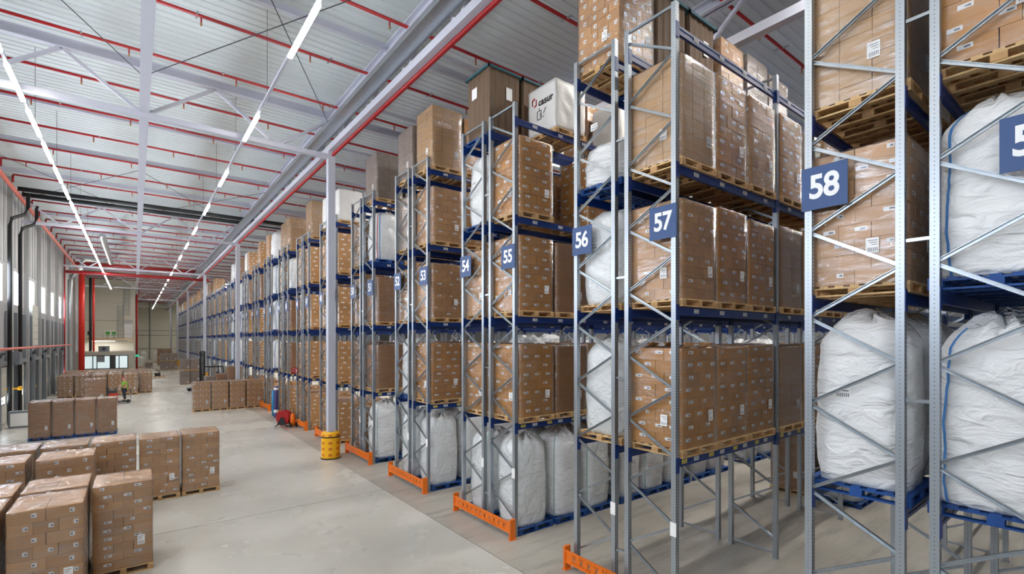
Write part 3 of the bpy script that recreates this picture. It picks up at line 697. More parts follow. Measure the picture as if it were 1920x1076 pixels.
# near loads: carton meshes shared, each carton its own part
CM = {}
def carton_mesh(dx, dy, dz, c, style):
    key = (round(dx, 3), round(dy, 3), round(dz, 3), c, style)
    if key not in CM:
        v = []
        for s in range(3):
            m = MB(); carton(m, -dx / 2, dx / 2, -dy / 2, dy / 2, 0, dz, c, style, random.Random(s + 3))
            v.append(m.mesh('carton'))
        CM[key] = v
    return CM[key]
def stack_mesh(nl, hgt, nx, ny, c, style, seed):
    r_ = random.Random(seed); m = MB()
    for (a, b, p, q, z0, z1, k) in layers(nl, hgt, nx, ny):
        j = r_.uniform(-.006, .006); carton(m, a + j, b + j, p, q, z0, z1, c, style, r_)
    m.box(-LW / 2 + .02, LW / 2 - .02, -LW / 2 + .02, LW / 2 - .02, .15, .146 + hgt - .02, 'gap')
    ship_label(m, 1, -LW / 2 - .004, .33, .146 + hgt * .25); ship_label(m, 0, -LW / 2 - .008, -.2, .146 + hgt * .27)
    return m.mesh('carton_stack')
def film_mesh(hgt, seed, skirt=.05):
    m = MB(); n = 44; nz = 22; hw_ = LW / 2 + .008; vs = []
    def ring(z, sc_, up):
        o = []
        for k in range(n):
            a = 2 * math.pi * (k + .5) / n; cx, cy = math.cos(a), math.sin(a)
            q = max(abs(cx), abs(cy)); p = (cx / q * hw_ * sc_, cy / q * hw_ * sc_)
            d = (noise.noise(Vector((p[0] * 3 + seed, p[1] * 3, z * 5))) * .5 + .5) * .012
            o.append((p[0] * (1 + d), p[1] * (1 + d), z + up))
        return o
    for i in range(nz + 1): vs += ring(.146 - skirt + (hgt + skirt) * i / nz, 1, 0)
    for sc_ in (.97, .88, .78, .67, .56, .44, .3, .15): 
        rg = ring(.146 + hgt + .004, sc_, 0); vs += [(x, y, z + .006 + abs(noise.noise(Vector((x * 9 + seed, y * 9, 3)))) * .05) for (x, y, z) in rg]
    nr = nz + 9
    m.add(vs, [(i * n + k, i * n + (k + 1) % n, (i + 1) * n + (k + 1) % n, (i + 1) * n + k) for i in range(nr - 1) for k in range(n)] + [tuple((nr - 1) * n + k for k in range(n))], 'film')
    return m.mesh('stretch_film', True)
def bag_mesh(seed, hgt=1.75, mt='bag', r=.535, neck=True, droop=0):
    m = MB(); n = 40; nz = 26; vs = []
    for i in range(nz + 1):
        t = i / nz; z = t * hgt
        pw = 4.5 - 1.5 * t
        rr = r * (1 - .05 * (1 - min(1, t * 8)) + .035 * math.sin(min(1, t) * math.pi)) 
        if t > .84: rr *= 1 - .34 * ((t - .84) / .16) ** 2
        for k in range(n):
            a = 2 * math.pi * k / n; c, s_ = math.cos(a), math.sin(a)
            q = (abs(c) ** pw + abs(s_) ** pw) ** (-1 / pw)
            d = noise.noise(Vector((c * 2 + seed, s_ * 2, z * 2.5))) * .03 + noise.noise(Vector((c * 5, s_ * 5 + seed, z * 9))) * .012 + noise.noise(Vector((c * 1.1 + seed * 3, s_ * 1.1, z * 14))) * .008
            pl = max(0, (t - .7) / .3); d += pl * (.016 * math.sin(11 * a + seed) + .012 * math.sin(17 * a + seed * 2))
            rad = rr * q + d
            zz = z + (noise.noise(Vector((c * 3, s_ * 3, seed))) * .05 if t > .9 else 0) - (droop * (c + .4) * t * t if droop else 0)
            vs.append((rad * c, rad * s_, zz))
    last = [(x * .74, y * .74, z + .035 + .10 * noise.noise(Vector((x * 8, y * 8, seed)))) for (x, y, z) in vs[-n:]]; vs += last
    tips = [(x * .62 + .05, y * .62, z + (.05 if not neck else .16) * noise.noise(Vector((x * 11, y * 11, seed + 5))) + .02) for (x, y, z) in last]; vs += tips
    vs += [(x * .4, y * .4 + .03, z + (.04 if not neck else .14) * noise.noise(Vector((x * 9, y * 9, seed + 9)))) for (x, y, z) in tips]
    nr = nz + 4
    m.add(vs, [(i * n + k, i * n + (k + 1) % n, (i + 1) * n + (k + 1) % n, (i + 1) * n + k) for i in range(nr - 1) for k in range(n)] + [tuple(range(n))[::-1], tuple((nr - 1) * n + k for k in range(n))], mt)
    me = m.mesh('bag', True); return me, vs, n, nz
def strap_mesh(vs, n, nz, ks, mt):
    m = MB()
    for k in ks:
        p = [Vector(vs[i * n + k]) for i in range(nz + 1)]; q = [Vector(vs[i * n + (k + 1) % n]) for i in range(nz + 1)]
        o = []
        for a, b in zip(p, q):
            c = Vector((a.x, a.y, 0)).normalized() * .008; mid = a.lerp(b, .5); w_ = (b - a).normalized() * .017; o += [mid - w_ + c, mid + w_ + c]
        m.add(o, [(2 * i, 2 * i + 1, 2 * i + 3, 2 * i + 2) for i in range(nz)], mt)
    return m.mesh('strap', True)
BAGS = []
for s in range(4): BAGS.append(bag_mesh(s * 7.3 + 1, 1.72 + .05 * s, 'bag' if s % 2 == 0 else 'bag_clear', neck=(s % 2 == 0)))
BAG0 = [bag_mesh(40 + s * 5, 1.72, 'bag' if s else 'bag_clear', .52) for s in range(2)]
STB = [strap_mesh(b[1], b[2], b[3], (15, 25, 33), 'strap_blue') for b in BAGS + BAG0]
STG = [strap_mesh(b[1], b[2], b[3], (16, 24, 34), 'strap_green') for b in BAGS + BAG0]
STR = [strap_mesh(b[1], b[2], b[3], (24, 15), 'strap_red') for b in BAGS + BAG0]
lbl = MB(); lbl.box(-.008, -.006, -.09, .09, -.07, .07, 'paper')
for q in range(7): lbl.box(-.010, -.008, -.075 + q * .022, -.063 + q * .022, -.055, -.005, 'ink')
lbl.box(-.010, -.008, -.07, .06, .02, .035, 'ink'); lblm = lbl.mesh('print_label')
FILM = [film_mesh(1.80, s * 11.1) for s in range(3)]; FILMS = {1.8: FILM}
def film(hgt, s):
    if hgt not in FILMS: FILMS[hgt] = [film_mesh(hgt, q * 9.7) for q in range(2)]
    return FILMS[hgt][s % len(FILMS[hgt])]
STK = {}
# kind: layers, height, nx, ny, colour, label style, words
KIND = {
 'C': (8, 1.80, 3, 2, 'card_m', 'wide', 'brown labelled cartons'),
 'c': (9, 1.80, 3, 2, 'card_l', 'wide', 'light brown labelled cartons'),
 'S': (10, 1.90, 4, 3, 'card_l', 'square', 'light cartons with small white labels'),
 'F': (8, 1.76, 3, 2, 'card_m', 'wide', 'open-topped light cartons'),
 'P': (4, 1.75, 2, 2, 'card_plain', 'none', 'plain brown film-wrapped cartons'),
 'T': (12, 1.85, 3, 3, 'card_tan', 'none', 'plain tan cartons in thin layers'),
 'D': (1, 1.95, 1, 1, 'card_dark', 'none', 'dark corrugated box with blue green lid'),
 'G': (6, 1.75, 2, 2, 'card_grey', 'none', 'grey brown film-wrapped goods'),
}
def make_load(code, x, y, z, where, group, full, wood=None, sx=1, sy=1, seed=0, hs=1, rz=0):
    """one palletised load standing at (x, y, z)"""
    r_ = random.Random(seed * 7919 + 13)
    if code in 'BbrgQ':
        e = empty('bulk_bag_pallet', (x, y, z), rz)
        small = z < .1
        arr = BAG0 if small else BAGS; q = r_.randrange(len(arr)); qi = q + (len(BAGS) if small else 0)
        wd = wood if wood is not None else False
        link('pallet', PW if wd else PB, e)
        b = link('bag', arr[q][0], e, (0, 0, .146)); b.scale = (1, 1, hs)
        nm = {'B': 'white bulk bag', 'b': 'white bulk bag with blue straps', 'r': 'white bulk bag, red and blue straps', 'g': 'white bulk bag with pale green straps', 'Q': 'slumped white bulk bag'}[code]
        if code in 'br': s = link('strap', STB[qi], b, label='blue strap')
        if code == 'r': link('strap', STR[qi], b, label='red strap')
        if code == 'g': link('strap', STG[qi], b, label='pale green strap')
        if full and code != 'b': link('print_label', lblm, e, (-.545, .15, 1.35), 0)
        b.rotation_euler = (0, 0, R(r_.uniform(-4, 4)) + (R(180) if r_.random() < .3 and code == 'B' else 0))
        tag(e, '%s, %s' % (nm, where), 'bulk bag', group)
        return e
    e = empty('pallet_load', (x, y, z), rz); e.scale = (sx, sy, hs)
    if code == 'X' or code == 'W':
        link('pallet', PW, e)
        m = MB(); n = 14; hgt = 1.3 if code == 'X' else 1.45
        bmx = bmesh.new(); bmesh.ops.create_cube(bmx, size=1); bmesh.ops.subdivide_edges(bmx, edges=bmx.edges[:], cuts=13, use_grid_fill=True)
        for v in bmx.verts:
            p = v.co.copy(); v.co = Vector((p.x * LW, p.y * LW, (p.z + .5) * hgt + .146))
            am = .018 if code == 'W' or p.x > -.49 else .0
            v.co += Vector((noise.noise(v.co * 4), noise.noise(v.co * 4 + Vector((9, 0, 0))), noise.noise(v.co * 4 + Vector((0, 9, 0))) * .6)) * am * 1.6
        me = bpy.data.meshes.new('cover_sheet'); bmx.to_mesh(me); bmx.free(); me.materials.append(M['sheet']); me.polygons.foreach_set('use_smooth', [True] * len(me.polygons))
        s = link('cover_sheet', me, e)
        if code == 'X':
            o = link('print_text', text_mesh('print_text', 'casur', .27, .006, M['black'], .001, 1, 'LEFT'), s, (-LW / 2 - .014, .12, 1.0)); o.rotation_euler = (R(90), 0, R(-90))
            g = MB(); X_ = -LW / 2 - .012
            for (a, b) in (((.36, 1.0), (.36, 1.16)), ((.36, 1.16), (.26, 1.19)), ((.2, 1.14), (.2, .99)), ((.2, .99), (.3, .96))): g.bar((X_, a[0], a[1]), (X_, b[0], b[1]), .004, .045, 'red', (0, 0, 1))
            link('print_mark', g.mesh('print_mark'), s, label='red square mark')
            g = MB()
            for (a, b) in (((.16, .55), (.16, .78)), ((.16, .78), (.0, .78)), ((.0, .78), (.0, .55)), ((.0, .55), (.16, .55)), ((.08, .78), (.08, .86)), ((.04, .6), (.04, .72)), ((-.18, .8), (-.08, .66)), ((-.08, .6), (-.08, .56))): g.bar((X_, a[0], a[1]), (X_, b[0], b[1]), .004, .018, 'black', (0, 0, 1))
            link('handling_symbol', g.mesh('handling_symbol'), s)
            tag(e, 'load under white sheet printed casur, %s' % where, 'pallet load', group)
        else: tag(e, 'boxy load under creased white sheet, %s' % where, 'pallet load', group)
        return e
    nl, hgt, nx, ny, c, style, words = KIND[code]
    link('pallet', (PB if wood is False else PW), e)
    if code == 'D':
        m = MB(); hw_ = .5; k = 0; n = 22
        pts = []
        for sd in range(4):
            for i in range(n):
                t = -hw_ + 2 * hw_ * i / n; dd = .02 if i % 5 < 2 else 0
                p = [(t, -hw_ - dd), (hw_ + dd, t), (-t, hw_ + dd), (-hw_ - dd, -t)][sd]; pts.append(p)
        N = len(pts); m.add([(p[0], p[1], z_) for z_ in (.146, hgt) for p in pts], [(i, (i + 1) % N, N + (i + 1) % N, N + i) for i in range(N)] + [tuple(N + i for i in range(N))], c)
        s = link('board_sleeve', m.mesh('board_sleeve'), e)
        m = MB(); m.box(-.56, .56, -.56, .56, hgt, hgt + .05, 'card_dark')
        for (a, b, p, q) in ((-.58, .58, -.58, -.54), (-.58, .58, .54, .58), (-.58, -.54, -.58, .58), (.54, .58, -.58, .58)): m.box(a, b, p, q, hgt - .005, hgt + .06, 'strap_lid')
        link('lid', m.mesh('lid'), e)
        link('shipping_label', MB().box(-.535, -.53, .05, .3, 1.3, 1.62, 'paper').mesh('shipping_label'), e)
        link('shipping_label', MB().box(.05, .25, -.535, -.53, 1.2, 1.55, 'paper').mesh('shipping_label'), e)
    elif full and style != 'none':
        dz = hgt / nl
        for (a, b, p, q, z0, z1, k) in layers(nl, hgt, nx, ny):
            if k < nl - 1 and a > -LW / 2 + .01 and b < LW / 2 - .01 and p > -LW / 2 + .01 and q < LW / 2 - .01: continue
            rot = (b - a) > (q - p) and nx != ny
            cm_ = carton_mesh(max(b - a, q - p), min(b - a, q - p), dz, c, style)
            cx = link('carton', cm_[r_.randrange(3)], e, ((a + b) / 2 + r_.uniform(-.004, .004), (p + q) / 2 + r_.uniform(-.004, .004), z0), 0)
            cx.rotation_euler.z = (0 if rot or nx == ny else R(90)) + R(r_.uniform(-.5, .5))
        if code == 'F':
            for i in range(8):
                a = i * .27 - 1.0; m = MB()
                m.add([(0, -.13, 0), (0, .13, 0), (.16, .12, .09), (.16, -.12, .11)], [(0, 1, 2, 3)], 'card_l')
                fo = link('carton_flap', m.mesh('carton_flap'), e, ((i % 4 - 1.5) * .27, (-.5, 0.25)[i // 4], .146 + hgt), R(90 if i % 2 else -90))
        m = MB(); ship_label(m, 1, -LW / 2 - .022, .33, .146 + hgt * .3); link('shipping_label', m.mesh('shipping_label'), e)
        m = MB(); ship_label(m, 0, -LW / 2 - .022, -.2, .146 + hgt * .27); link('shipping_label', m.mesh('shipping_label'), e)
        f_ = link('stretch_film', film(hgt, r_.randrange(3)), e)
    else:
        key = (code, r_.randrange(2))
        if key not in STK: STK[key] = stack_mesh(nl, hgt, nx, ny, {'card_m': 'card_far', 'card_l': 'card_far'}.get(c, c), style, key[1] + 5)
        link('carton_stack', STK[key], e)
        if full or code in 'GUPdTV' or seed >= 5000 or 900 <= seed < 1200: link('stretch_film', film(hgt, r_.randrange(3)), e)
    if r_.random() < .0: pass
    tag(e, '%s, %s' % (words, where), 'pallet load', group)
    return e
M['strap_lid'] = mat('blue green lid edge', (40, 90, 100), .6)
LVN = ['on the floor', 'on the lowest beams', 'on the second beams', 'on the third beams', 'on the top beams']
RL = {
 59: ['------', 'bBBB', 'bBBB', 'CCCC', 'GG'],
 58: ['--------', 'BBB', 'ccC', 'TTC', 'PP'],
 57: ['-------BbB', 'FCCPCcCcCBCc', 'cCCPCCcCBCCC', 'TCcCPC', '------'],
 56: ['-------PPB', 'BBCcCBCcCBCC', 'BBCcCBCCPcCC', 'QQ-C', 'SDDcGG'],
 55: ['gggBgBgB-gBB', 'CPcCBCCcCBPC', 'CPCcCBCcCCCP', 'C-CC', '-X-WD'],
 54: ['gBBg-B', 'CBCBCC', 'cCCBCC', 'BCCC', 'DD-C'],
 53: ['BggB', 'CCcCBC', 'cCCCCB', 'cCC', 'TCD'],
 52: ['gBB', 'BCC', 'cBC', 'GC', 'GD'],
 51: ['gBB', 'PGC', 'PcC', 'rGC', 'GGC'],
 50: ['CC', 'cC', 'cC', 'cC', '-'],
 49: ['CC', 'CC', 'CC', 'CC', 'WW'],
 48: ['CC', 'cC', 'cC', 'CC', 'W'],
 47: ['CC', 'CC', 'CC', 'CC', 'TP'],
 46: ['C', 'c', 'c', 'C', '-'],
 45: ['CC', 'PC', 'PC', 'BB', 'TT'],
 44: ['C', 'C', 'P', 'C', 'T'],
 43: ['CC', 'bC', 'bC', 'bC', 'BC'],
 42: ['C', 'G', 'C', 'G', 'c'],
 41: ['C', 'C', 'cC', 'PC', 'CC'],
 40: ['-', 'C', 'c', 'C', '-'],
 39: ['C', 'C', 'C', 'P', 'C'],
 37: ['-', 'B', 'b', 'B', 'P'], 36: ['-', 'B', 'C', 'B', '-'], 35: ['-', 'b', 'B', 'P', 'B'],
}
HIDDEN = set('41-2-1 41-3-1 41-4-1 43-1-1 43-2-1 45-1-1 45-2-1 47-1-1 47-2-1 48-1-1 48-2-1 48-3-1 49-1-1 49-2-1 50-0-1 50-2-1 50-3-1 51-1-2 51-2-2 51-4-2 52-0-2 52-1-2 52-2-2 53-1-2 53-1-3 53-2-2 53-2-3 53-2-4 53-2-5 53-4-2 54-0-5 54-1-4 54-1-5 54-2-1 54-2-2 54-2-3 54-2-4 54-2-5 54-3-3 55-1-6 55-1-7 55-1-8 55-1-10 55-2-3 55-2-4 55-2-5 55-2-6 55-2-7 55-2-8 55-2-9 55-2-10 55-2-11 55-4-4 56-0-9 56-1-6 56-1-8 56-1-10 56-1-11 56-2-2 56-2-3 56-2-4 56-2-5 56-2-6 56-2-7 56-2-8 56-2-9 56-2-10 56-2-11 57-0-9 57-1-5 57-1-7 57-1-8 57-1-9 57-1-10 57-1-11 57-2-8 57-2-9 58-4-1 59-1-2 59-1-3 59-3-2 59-3-3 59-4-1'.split())   # loads no part of which the photo shows
cnt = 0
for i, yc in enumerate(YC):
    k = i - 1
    for num in (57 - 2 * k, 56 - 2 * k):
        sgn = 1 if num % 2 == 0 else -1; yr = yc + sgn * (FO + FI) / 2
        spec = RL.get(num)
        if spec is None:
            rr = random.Random(num * 5 + 1); spec = [rr.choice('CCcPTBB') if rr.random() < (.5 if l == 0 else .93 if l < 4 else .55) else '-' for l in range(5)]
        for l, row in enumerate(spec):
            for p, code in enumerate(row):
                if code == '-' or '%d-%d-%d' % (num, l, p) in HIDDEN: continue
                bay, q = divmod(p, 3)
                x = X0 + bay * BAY + .08 + .575 + q * 1.215
                full = (num >= 53 and p < 3) or (num in (57, 56, 58) and p < 5)
                wood = None
                if code in 'Bbrg': wood = (num == 56 and l in (1, 2)) or None
                if code == 'D' : wood = False
                pl = 'nearest hall' if p == 0 else '%s from hall' % ORD[p]
                rg = random.Random(num * 100 + l * 20 + p)
                hs = rg.uniform(.96, 1.04) if l else rg.uniform(.95, 1.0)
                if code in 'Bbrg': hs = rg.uniform(1.22, 1.28) if l == 0 else 1.19 if (num >= 58 and l == 1) else rg.uniform(1.05, 1.1)
                if code == 'Q': hs = .5
                if l == 1 and num in (57, 56, 55): hs = min(hs, 1.0) if code != 'F' else 1.0
                make_load(code, x + rg.uniform(-.02, .02), yr + rg.uniform(-.02, .02), LV[l - 1] + .003 if l else 0, 'rack %s, %s, %s' % (numw(num), LVN[l].replace('on the ', '').replace('beams', 'level'), pl),
                          'loads stored in the racks', full, wood, seed=num * 100 + l * 20 + p, hs=hs)
                cnt += 1
print('loads', cnt)

# ------------------------------------------------------------------ loads standing on the hall floor
KIND.update({
 'H': (10, 1.72, 3, 2, 'card_l', 'wide', 'light brown cartons with barcode labels'),
 'J': (8, 1.74, 3, 2, 'card_l', 'square', 'light brown cartons with square labels'),
 'd': (14, 1.66, 2, 3, 'card_plain', 'none', 'thin plain brown cartons'),
 'E': (9, 1.78, 3, 3, 'card_m', 'wide', 'brown cartons with many labels'),
 'V': (5, 1.80, 3, 3, 'card_m', 'small', 'brown cartons dotted with tiny labels'),
 'U': (3, 1.15, 2, 2, 'card_grey', 'none', 'low grey brown film-wrapped goods'),
})
def hall(code, x0, x1, y0, where, full=False, top=None, z=0, depth=.245, wood=True, seed=0):
    """x0, x1 and y0 in units of the camera height; y0 is the side facing the camera"""
    kh = KIND[code][1] + .15
    return make_load(code, (x0 + x1) / 2 * H, (y0 + depth / 2) * H, z, where, 'loads standing on the hall floor', full, wood, (x1 - x0) * H / 1.135, depth * H / 1.17, seed, (top * H / kh if top else 1))
hall('H', -.143, .064, 2.65, 'right front corner of the nearest floor block', True, .389, seed=901)
hall('J', -.363, -.152, 2.435, 'nearest to the camera, cut by the lower frame edge', True, .389, seed=902)
hall('J', -.363, -.153, 2.70, 'directly behind the nearest square-labelled load', True, .392, seed=903)
hall('H', -.585, -.378, 2.44, 'at the lower left frame edge', True, .389, seed=904)
hall('H', -.585, -.378, 2.70, 'left frame edge, second in the nearest block', True, .39, seed=905)
hall('H', .237, .448, 3.76, 'right end of the second floor row', True, .395, seed=906)
hall('H', .018, .228, 3.75, 'second from the right in the second floor row', True, .39, seed=907)
hall('H', -.205, .008, 3.75, 'third from the right in the second floor row', True, .395, seed=908)
hall('J', -.425, -.215, 3.77, 'fourth from the right in the second floor row', False, .392, seed=909)
hall('H', -.645, -.435, 3.77, 'fifth from the right in the second floor row', False, .39, seed=910)
hall('J', -.865, -.655, 3.77, 'leftmost in the second floor row', False, .39, seed=911)
hall('J', -.4, -.17, 3.39, 'in front of the second row, right one', True, .393, seed=912)
hall('H', -.64, -.43, 3.39, 'in front of the second row, left one', True, .393, seed=913)
for i in range(4): hall('d', -.836 + i * .172, -.836 + i * .172 + .166, 6.7, '%s from the left on the blue pallets' % ORD[i], False, .385, wood=False, seed=920 + i)
for i in range(5):
    hall('E' if i != 3 else 'J', -1.06 + i * .222, -1.06 + i * .222 + .21, 11.38, 'far floor block, front row, %s from the left' % ORD[i], False, .385 + .008 * (i % 2), seed=930 + i)
for r_ in range(1, 6):
    for i in range(6):
        hall('E' if (i + r_) % 3 else 'C', -1.06 + i * .222, -1.06 + i * .222 + .21, 11.38 + r_ * .275, 'far floor block, %s row, %s from the left' % (ORD[r_], ORD[i]), False, .375 + .012 * ((i * 3 + r_) % 3), seed=940 + r_ * 7 + i)
for i in range(4): hall('V', .635 + i * .222, .635 + i * .222 + .21, 8.04 + i * .01, '%s from the left in the row of four' % ORD[i], False, .412, seed=990 + i)
hall('U', .90, 1.03, 9.25, 'behind the row of four, lowest on the left', False, .41, seed=1001)
hall('d', 1.045, 1.18, 9.25, 'behind the row of four, middle one', False, .45, seed=1002)
hall('d', 1.20, 1.42, 9.25, 'behind the row of four, tall one on the right', False, .56, seed=1003)
for i in range(2):
    for j in range(2):
        hall('U', .82 + i * .205, 1.02 + i * .205, 13.6, '%s column before the racks, %s' % (('left', 'right')[i], ('bottom', 'top')[j]), False, .275, z=j * .288 * H, seed=1010 + i * 2 + j)
hall('U', .80, .985, 13.25, 'low one in front of the two stacked columns', False, .16, seed=1015)
for i in range(2):
    for j in range(2):
        hall('U', .66 + i * .245, .895 + i * .245, 20.0, '%s far column in the hall, %s' % (('left', 'right')[i], ('bottom', 'top')[j]), False, .275, z=j * .288 * H, seed=1020 + i * 2 + j)
        hall('C', .70 + i * .245, .93 + i * .245, 24.0, '%s farthest column, %s' % (('left', 'right')[i], ('bottom', 'top')[j]), False, .32, z=j * .335 * H, seed=1030 + i * 2 + j)
hall('U', .27, .50, 21.5, 'low one beside the far white bags', False, .2, seed=1040)
for i, (x, y, l) in enumerate(((.30, 27.5, 'left one of the far pair in the hall'), (.75, 27.5, 'right one of the far pair in the hall'), (.14, 22.5, 'beside the end of the office block'))):
    make_load('B', x * H, y * H, 0, l, 'far bulk bags in the hall', False, True, seed=1050 + i, hs=1.25 if i < 2 else 1.0)
e = tag(link('pallet', PW, None, (.52 * H, 16.3 * H, 0)), 'empty wooden pallet on the floor right of the far block', 'pallet')
tag(link('pump_unit', MB().box(-.4, .2, -.3, .3, .146, .55, 'black').tube([(.1, 0, .5), (.1, 0, .8), (-.3, 0, .95)], .05, 'dark', 6).mesh('pump_unit'), None, (.5 * H, 16.3 * H, 0)), 'black machine lying on the empty far pallet', 'machine')

# ------------------------------------------------------------------ hose reel, extinguisher, rolls, tape
hx, hy = 1.37 * H, 6.08 * H
e = tag(empty('hose_reel_trolley', (hx, hy, 0), R(-50)), 'red fire hose reel on a black trolley at the rack end', 'hose reel')
m = MB(); m.lathe([(.39, -.17), (.41, -.17), (.41, -.15), (.22, -.14), (.22, .14), (.41, .15), (.41, .17), (.39, .17)], 'red', 28, (0, 0, .50), 'y'); link('reel', m.mesh('reel', False), e)
m = MB()
for k in range(5):
    pts = [(math.cos(a) * (.25 + .028 * (k % 3)), -.1 + k * .05, .5 + math.sin(a) * (.25 + .028 * (k % 3))) for a in [j * math.pi / 8 for j in range(17)]]; m.tube(pts, .024, 'truck_red', 6)
link('hose', m.mesh('hose', True), e)
m = MB()
for s in (-1, 1):
    m.tube([(-.42, s * .22, .03), (-.3, s * .22, .08), (-.05, s * .2, .52), (.05, s * .2, .52), (.3, s * .22, .08), (.42, s * .22, .03)], .028, 'black', 7)
    m.add([(-.24, s * .21, .12), (.24, s * .21, .12), (.07, s * .21, .5), (-.07, s * .21, .5)], [(0, 1, 2, 3)], 'black'); m.add([(-.24, s * .225, .12), (.24, s * .225, .12), (.07, s * .225, .5), (-.07, s * .225, .5)], [(0, 1, 2, 3)], 'black')
m.bar((-.3, -.22, .1), (-.3, .22, .1), .03, .03, 'black'); m.bar((.3, -.22, .1), (.3, .22, .1), .03, .03, 'black'); m.tube([(0, -.24, .5), (0, .24, .5)], .03, 'black', 8)
link('stand', m.mesh('stand', True), e)
e = tag(empty('foam_unit', (hx + .33, hy - .46, 0)), 'small orange wheeled extinguisher unit beside the hose reel', 'extinguisher')
m = MB(); m.lathe([(.06, .08), (.13, .12), (.13, .62), (.1, .7), (.04, .76)], 'orange', 16); link('tank', m.mesh('tank', True), e)
for s in (-1, 1): link('wheel', MB().lathe([(.05, -.02), (.13, -.025), (.13, .025), (.05, .02)], 'black', 18, (0, 0, 0), 'x').mesh('wheel'), e, (s * .16, -.1, .13))
m = MB(); m.tube([(-.08, .1, .1), (-.08, .13, 1.0), (-.05, .2, 1.1), (.05, .2, 1.1), (.08, .13, 1.0), (.08, .1, .1)], .014, 'black', 6); m.tube([(0, 0, .76), (.1, -.05, .9), (.18, 0, .7), (.15, .05, .4)], .014, 'black', 6); link('handle_and_hose', m.mesh('handle_and_hose', True), e)
e = tag(empty('fire_sign', (X0 - .18, 6.165 * H - .085, .64 * H), R(90)), 'red square fire sign fixed to a rack upright above the hose reel', 'sign')
link('plate', MB().box(-.012, 0, -.17, .17, -.17, .17, 'red').mesh('plate'), e)
m = MB(); m.tube([(-.016, .06, .04), (-.016, .1, 0), (-.016, .06, -.05), (-.016, .0, -.05)], .014, 'white', 5); m.box(-.018, -.012, -.12, -.07, -.12, .1, 'white'); m.box(-.018, -.012, -.03, .13, .09, .11, 'white'); link('symbol', m.mesh('symbol'), e)
e = tag(empty('banner_roll', (X0 - .44, 6.84 * H, 0)), 'tall purple wrapped roll standing against the orange guard', 'roll')
m = MB(); m.lathe([(.13, 0), (.135, .05), (.135, 1.9), (.12, 1.95)], 'purple', 14); m.lathe([(.137, .3), (.137, .5)], 'white', 14); m.lathe([(.138, 1.72), (.138, 1.86)], 'white', 14); link('wrap', m.mesh('wrap', True), e)
m = MB(); m.lathe([(.04, 1.9), (.04, 2.0)], 'paper', 10); link('core', m.mesh('core'), e)
tag(link('cyan_roll', MB().lathe([(.06, 0), (.06, 1.6), (.02, 1.62)], 'cyan', 12).mesh('cyan_roll', True), None, (X0 - .44, 7.02 * H, 0)), 'thin bright blue roll beside the purple roll', 'roll')
m = MB(); xa, xb, ya, yb = 1.345 * H, 1.62 * H, 5.86 * H, 6.35 * H
for (p, q, r_, s_) in ((xa, xb, ya, ya + .07), (xa, xb, yb - .07, yb), (xa, xa + .07, ya, yb)): m.box(p, q, r_, s_, 0, .002, 'tape_red')
tag(link('floor_marking', m.mesh('floor_marking'), None), 'red tape outline on the floor around the hose reel', 'marking')

